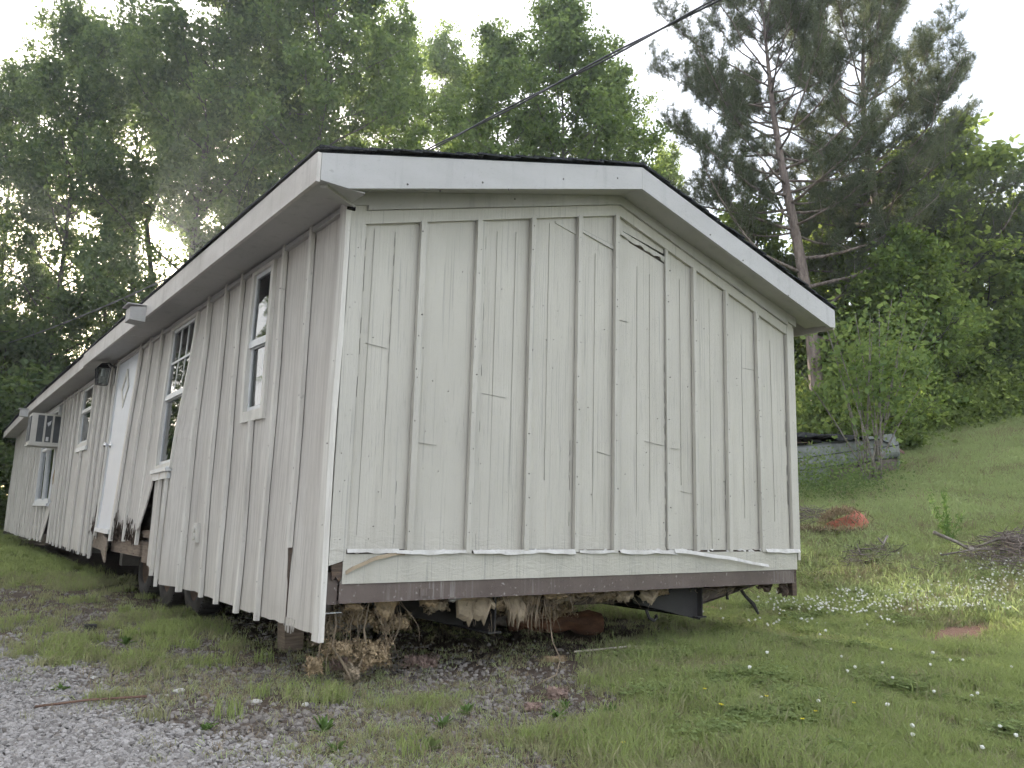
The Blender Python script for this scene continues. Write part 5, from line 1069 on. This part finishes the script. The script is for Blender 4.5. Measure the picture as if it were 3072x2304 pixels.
def crum(nm, label, cat, mat, loc, rz, sx, sy, h_, seed, drape=0.):
    q = np.random.default_rng(seed); n = 10; H_ = q.random((n+1, n+1))
    def P(u, v): i, j = int(round(u*n)), int(round(v*n)); return ((u-.5)*sx, (v-.5)*sy, h_*H_[i, j]-drape*max(0, abs(v-.5)-.25)-drape*.5*max(0, abs(u-.5)-.3))
    o = MB().sheet(P, n, n, (0, 0, -.012)).build(nm, M[mat]); o.location = loc; o.rotation_euler = (0, 0, rz); return tag(o, label, cat)
def along(t, d=0.): return (sa[0]+math.cos(sr)*t-math.sin(sr)*d, sa[1]+math.sin(sr)*t+math.cos(sr)*d)
p_ = along(1.9, .55); crum('tarp', 'black tarp draped over the top of the scrap shell', 'tarp', 'tarp', (*p_, gz(*sa)+.80+rise*.6), sr, 2.0, 1.2, .12, 1, .25)
p_ = along(.75, .5); crum('rusty_sheet', 'rusty brown metal sheet lying on the near end of the scrap', 'metal sheet', 'rust', (*p_, gz(*sa)+1.0), sr, 1.3, .9, .05, 2, .02)
p_ = along(.62, -.14); o = crum('crumpled_foil', 'crumpled silvery foil panel leaning on the scrap beside the gable corner', 'foil panel', 'foil', (*p_, gz(*p_)+.42), sr, .36, .62, .10, 3); o.rotation_euler = (R(78), 0, sr)
p_ = along(3.4, .8); crum('rusty_crate', 'small rusty box among the weeds right of the scrap', 'box', 'rust', (*p_, gz(*p_)+.30), sr, .5, .4, .04, 6, .35)

# orange tub
ob = thing('plastic_tub', 'upturned faded orange plastic tub half buried in cut grass', 'plastic tub', (8.72, 2.21, gz(8.72, 2.21)-.02), R(-42)); ob.scale = (1.2, 1.2, 1.2)
def tub(u, v):
    a = 2*math.pi*u; k = 1-v; r_ = (1-.80*v**1.35); c_ = math.cos(a)
    dent = .05*math.exp(-((a-4.4)/.35)**2)+.04*math.exp(-((a-5.6)/.3)**2)
    return (c_*.31*r_*(1-dent)+.06*v, math.sin(a)*.24*r_*(1-dent*2), (.20+.05*c_)*math.sin(v*math.pi/2)**.9+.012*math.sin(a*3)*k-.03*k)
nb, nk = 28, 8; V = [tub(i/nb, j/nk) for j in range(nk+1) for i in range(nb)]; F = [(j*nb+i, j*nb+(i+1) % nb, (j+1)*nb+(i+1) % nb, (j+1)*nb+i) for j in range(nk) for i in range(nb)]+[tuple(nk*nb+i for i in range(nb))]
MB().add(V, F).build('shell', M['orange'], ob, True)
MB().tube([(math.cos(2*math.pi*i/30)*.325, math.sin(2*math.pi*i/30)*.255, .015+.02*math.sin(6*math.pi*i/30)) for i in range(31)], .014, 6).build('rim', M['orange'], ob, True)
g_ = np.random.default_rng(4); n = 2600; a = g_.uniform(0, 6.28, n); d = g_.random(n)**.5; X = np.cos(a)*.5*d-.10; Y = np.sin(a)*.42*d; Z = np.clip(.25*np.sqrt(np.clip(1-(X/.34)**2-(Y/.27)**2, 0, 1)), 0, 1)+.01
X += .04; kp = (X < .08+.10*np.sin(Y*20)) | (g_.random(n) < .10); C_ = np.stack([X, Y, Z+.012], 1)[kp]; V, F = leaf_arrays(C_, g_, .13, 1.5, .07); tag(obj('grass_cover', np_mesh('grass_cover', V, F), M['straw'], ob), kind='stuff')

# brush piles and sticks
def brush(name, label, x, y, rx, ry, h_, n, seed, lmin=.25, lmax=.7):
    t = thing(name, label, 'brush pile', (x, y, gz(x, y)), 0); q = random.Random(seed); b = MB()
    for i in range(n):
        a = q.uniform(0, 6.28); d = math.sqrt(q.random()); cx, cy_ = math.cos(a)*rx*d, math.sin(a)*ry*d; z = q.random()*h_*(1-d*d)+.012; z += gz(x+cx, y+cy_)-gz(x, y)
        l_ = q.uniform(lmin, lmax)*.5; th = q.uniform(0, 6.28); ph = q.gauss(0, .28); dx, dy, dz = math.cos(th)*math.cos(ph)*l_, math.sin(th)*math.cos(ph)*l_, math.sin(ph)*l_; r_ = q.uniform(.002, .006); bend = q.uniform(-.05, .05)
        b.tube([(cx-dx, cy_-dy, max(z-dz, z-.03)), (cx+bend, cy_-bend, z+.01), (cx+dx, cy_+dy, z+dz)], [r_, r_*.9, r_*.4], 4, False)
    tag(b.build('twigs', M['twig'], t), kind='stuff'); return t
bp = brush('brush_pile', 'large pile of dead brown brush at the right edge', 8.50, -.18, .78, .55, .30, 560, 1)
for pts, r_ in (([(-.62, .75, .28), (-.42, .58, .17), (-.30, .48, .08)], .022), ([(-.30, .48, .10), (.0, .30, .22), (.35, .05, .30), (.8, -.3, .30)], .014), ([(-.30, .48, .12), (-.33, .46, -.05)], .030), ([(-.75, .62, .02), (-.5, .35, .10), (-.1, .1, .11)], .011), ([(.1, -.4, .05), (.4, -.5, .32), (.6, -.55, .45)], .010), ([(-.2, .2, .10), (.2, .05, .12)], .016), ([(.3, .2, .1), (.7, -.25, .42), (.75, -.35, .5)], .009)):
    MB().tube(pts, [r_, r_*.85, r_*.7, r_*.4][:len(pts)], 7).build('branch', M['stick'], bp, True)
for i in range(46):
    q = random.Random(i); X, Y = .15+q.uniform(-.1, .45), .12-q.uniform(-.2, .35); MB().tube([(X, Y, .05), (X+q.uniform(-.05, .05), Y, .16+q.uniform(.02, .16))], [.006, .003], 4).build('twig', M['twig'], bp)
b2 = brush('brush_pile', 'flat heap of dry cuttings with a forked stick, left of the large pile', 7.75, 1.25, .55, .38, .10, 170, 2, .2, .5)
MB().tube([(.16, .05, .0), (.24, .02, .14), (.31, -.02, .27)], [.022, .018, .013], 7).build('branch', M['stick'], b2, True); MB().tube([(.25, .01, .16), (.22, .06, .24)], [.014, .010], 6).build('branch', M['stick'], b2, True)
brush('brush_pile', 'dry grass and twig mound beside the gable corner', 8.85, 2.95, .55, .4, .22, 200, 3, .2, .6)
brush('brush_pile', 'thin litter of sticks at the foot of the large pile', 7.3, .35, .7, .3, .05, 120, 4, .15, .45)
# log, scraps and small things
lg = MB(); q = random.Random(2); n = 12; rows = []
for k in range(7): t = k/6; r_ = .105*(1+.30*math.sin(k*2.1)); rows.append([(2.95-.62*t, 1.02+.42*t+(r_*(1+.16*q.uniform(-1, 1)))*math.cos(6.283*j/n)*.6, .085+(r_*(1+.16*q.uniform(-1, 1)))*math.sin(6.283*j/n)*.85) for j in range(n)])
lg.add([v for r_ in rows for v in r_], [(k*n+j, k*n+(j+1) % n, (k+1)*n+(j+1) % n, (k+1)*n+j) for k in range(6) for j in range(n)]+[tuple(range(n)), tuple(6*n+j for j in range(n))]); tag(lg.build('rotten_log', M['log'], None, True), 'crumbling orange-brown log lying under the front of the home', 'log')
o = MB().tube([(2.05, 1.75, .05), (2.3, 1.62, .07), (2.62, 1.42, .05)], [.045, .05, .04], 8).build('broken_branch', M['stick'], None, True); tag(o, 'short grey branch on the dark ground behind the orange-brown log', 'branch')
for i, (x, y, rx, ry, rz_, m, lb) in enumerate([(2.21, -.36, .12, .07, .035, 'insp', 'pink insulation tuft in the shadow edge on the lawn'), (1.05, -.72, .07, .05, .035, 'insp', 'pale pink insulation tuft on the gravel in the bottom middle'), (.44, .52, .16, .10, .05, 'insp', 'torn insulation lump in the dark under the front corner'), (.86, .41, .14, .10, .05, 'insp', 'reddish insulation lump on the ground under the home'), (1.93, -1.04, .10, .05, .015, 'insp', 'flat scrap of insulation with a white end in the lawn'), (.78, -.85, .05, .04, .02, 'insp', 'small pink scrap left of the pale pink tuft'), (1.75, .15, .10, .06, .02, 'ins', 'tan scrap lying under the middle of the front channel')]):
    o = fluff((x, y, gz(x, y)+rz_*.6), (rx, ry, rz_), 420, m, 'insulation_scrap', None, .022); tag(o, lb, 'insulation', 'insulation scraps on the ground')
def lump(name, label, cat, x, y, r_, m, seed, group=None, flat=.5):
    import bmesh
    q = random.Random(seed); bm = bmesh.new(); bmesh.ops.create_icosphere(bm, subdivisions=2, radius=r_)
    for v in bm.verts: d = noise.noise(v.co/r_*1.4+Vector((seed*3., 0, 0))); v.co *= 1+.35*d; v.co.z *= flat
    me = bpy.data.meshes.new(name); bm.to_mesh(me); bm.free(); o = obj(name, me, M[m]); o.location = (x, y, gz(x, y)+r_*flat*.3); return tag(o, label, cat, group)
lump('clay_clod', 'flat pinkish clay lump in the lawn at lower right', 'clay clod', 3.45, -1.41, .10, 'clod', 1, flat=.3); lump('clay_clod', 'small clay lump near the right edge of the lawn', 'clay clod', 4.45, -1.95, .05, 'clod', 2); lump('clay_clod', 'reddish clod behind the right end of the chassis', 'clay clod', 5.2, 1.70, .12, 'clod', 3, flat=.35); lump('clay_clod', 'tan stone at the bottom middle where lawn meets gravel', 'stone', .56, -1.30, .035, 'clod', 4)
for i, (x, y, r_) in enumerate([(-.35, -.05, .028), (-.62, .33, .03), (-.22, -.62, .022), (-.15, -.20, .02), (-.92, .95, .02)]): lump('pale_stone', ['pale chip of stone right of the iron rod', 'pair-like white chip above the iron rod end', 'white chip in the dirt below the rod', 'small white chip beside the pale chip', 'white chip in the driveway above the weed'][i], 'stone', x, y, r_, 'flake', 10+i, 'pale chips in the gravel')
tag(MB().tube([(-1.27, .31, gz(-1.27, .31)+.022), (-1.05, .27, gz(-1.05, .27)+.028), (-.80, .225, gz(-.8, .225)+.022)], .006, 6).build('iron_rod', M['rust'], None, True), 'thin rusty iron rod lying across the driveway gravel', 'rod')
tag(MB().tube([(1.95, -1.92, gz(1.95, -1.92)+.03), (2.02, -1.95, gz(2.02, -1.95)+.022), (2.10, -1.97, gz(2.1, -1.97)+.025), (2.13, -2.0, gz(2.13, -2.0)+.018)], [.016, .010, .010, .014], 7).build('pale_stick', M['bone'], None, True), 'short pale bone-like stick in the lawn at lower right', 'stick')
tag(MB().tube([(1.55, -1.75, gz(1.55, -1.75)+.03), (1.85, -1.62, gz(1.85, -1.62)+.05)], [.003, .002], 5).build('dry_stem', M['straw'], None), 'thin dry stem lying slanted in the lawn at lower middle', 'stem')
tag(MB().tube([(-.12, -1.3, gz(-.12, -1.3)+.012), (-.05, -1.15, gz(-.05, -1.15)+.03), (.02, -1.08, gz(.02, -1.08)+.02)], [.006, .005, .003], 5).build('dead_twig', M['twig'], None), 'bent brown twig at the bottom edge beside the flat weed', 'twig')
tag(MB().tube([(2.05, .30, .02), (2.5, .22, .035), (2.95, .10, .02)], [.006, .007, .004], 5).build('dead_twig', M['bone'], None), 'pale twig on the ground right of the rotten log', 'twig')
tag(MB().box(-.68, -.60, 2.86, 2.93, gz(-.6, 2.9)-.01, gz(-.6, 2.9)+.05).build('dark_scrap', M['black']), 'small black scrap standing in the gravel by the wheels', 'scrap')

# window air conditioner (sits in the wall, sticks out)
ac = thing('window_air_conditioner', 'boxy beige window air conditioner sticking out of the side wall', 'air conditioner', (0, 11.55, 1.98))
MB().box(-.44, .02, .0, .56, .0, .03).box(-.44, .02, .0, .56, .49, .52).box(-.44, -.42, .0, .56, .03, .49).build('case', M['acm'], ac)
for x0, x1 in ((-.42, -.355), (-.255, -.225), (-.135, -.105), (-.012, .02)): MB().box(x0, x1, .0, .03, .03, .49).build('side_rib', M['acm'], ac)
for x0, x1 in ((-.355, -.255), (-.225, -.135), (-.105, -.012)):
    p_ = MB().box(x0, x1, .018, .024, .03, .49).build('side_panel', M['acd'], ac)
    for k in range(8): MB().box(x0, x1, .012, .0175, .06+.055*k, .072+.055*k).build('louvre', M['acd'], p_)
MB().box(-.455, -.4405, .05, .51, .05, .47).build('rear_grille', M['acd'], ac); MB().box(-.205, -.165, .008, .0115, .05, .12).build('label_plate', M['vinyl'], ac); MB().prism([(-.21, .009, .36), (-.15, .009, .41), (-.16, .009, .34), (-.19, .009, .30)], (0, .003, 0)).build('torn_label', M['vinyl'], ac)
MB().box(-.46, .0, -.012, .58, -.035, -.002).build('base_tray', M['acm'], ac)

# overhead service cable, two twisted strands, passing over the roof
cb = thing('overhead_cable', 'twisted overhead power cable sagging over the roof from upper right to far left', 'cable', (0, 0, 0))
for ph in (0, math.pi):
    pts = []
    for i in range(260):
        y = -12+62*i/259; z = 5.25+.00158*(y-2.5)**2; a = y*2.4+ph; pts.append((3-.12*y+.013*math.cos(a), y, z+.013*math.sin(a)))
    MB().tube(pts, .0095, 6).build('strand', M['cable'], cb, True)

# ------------------------------------------------------------------ haze volume added to imitate lens glare
HZ = .0015
if HZ:
    hb = MB().box(-120, 140, -60, 140, -3, 32).build('haze', None); t = NT('glare_haze'); v_ = t.nd('ShaderNodeVolumePrincipled', {'Color': (.86, .93, 1, 1), 'Density': HZ, 'Anisotropy': .6}); t.t.links.new(v_.outputs[0], t.out.inputs['Volume']); hb.data.materials.append(t.m)
    tag(hb, 'thin bright haze added to imitate lens glare near the sun', kind='stuff')
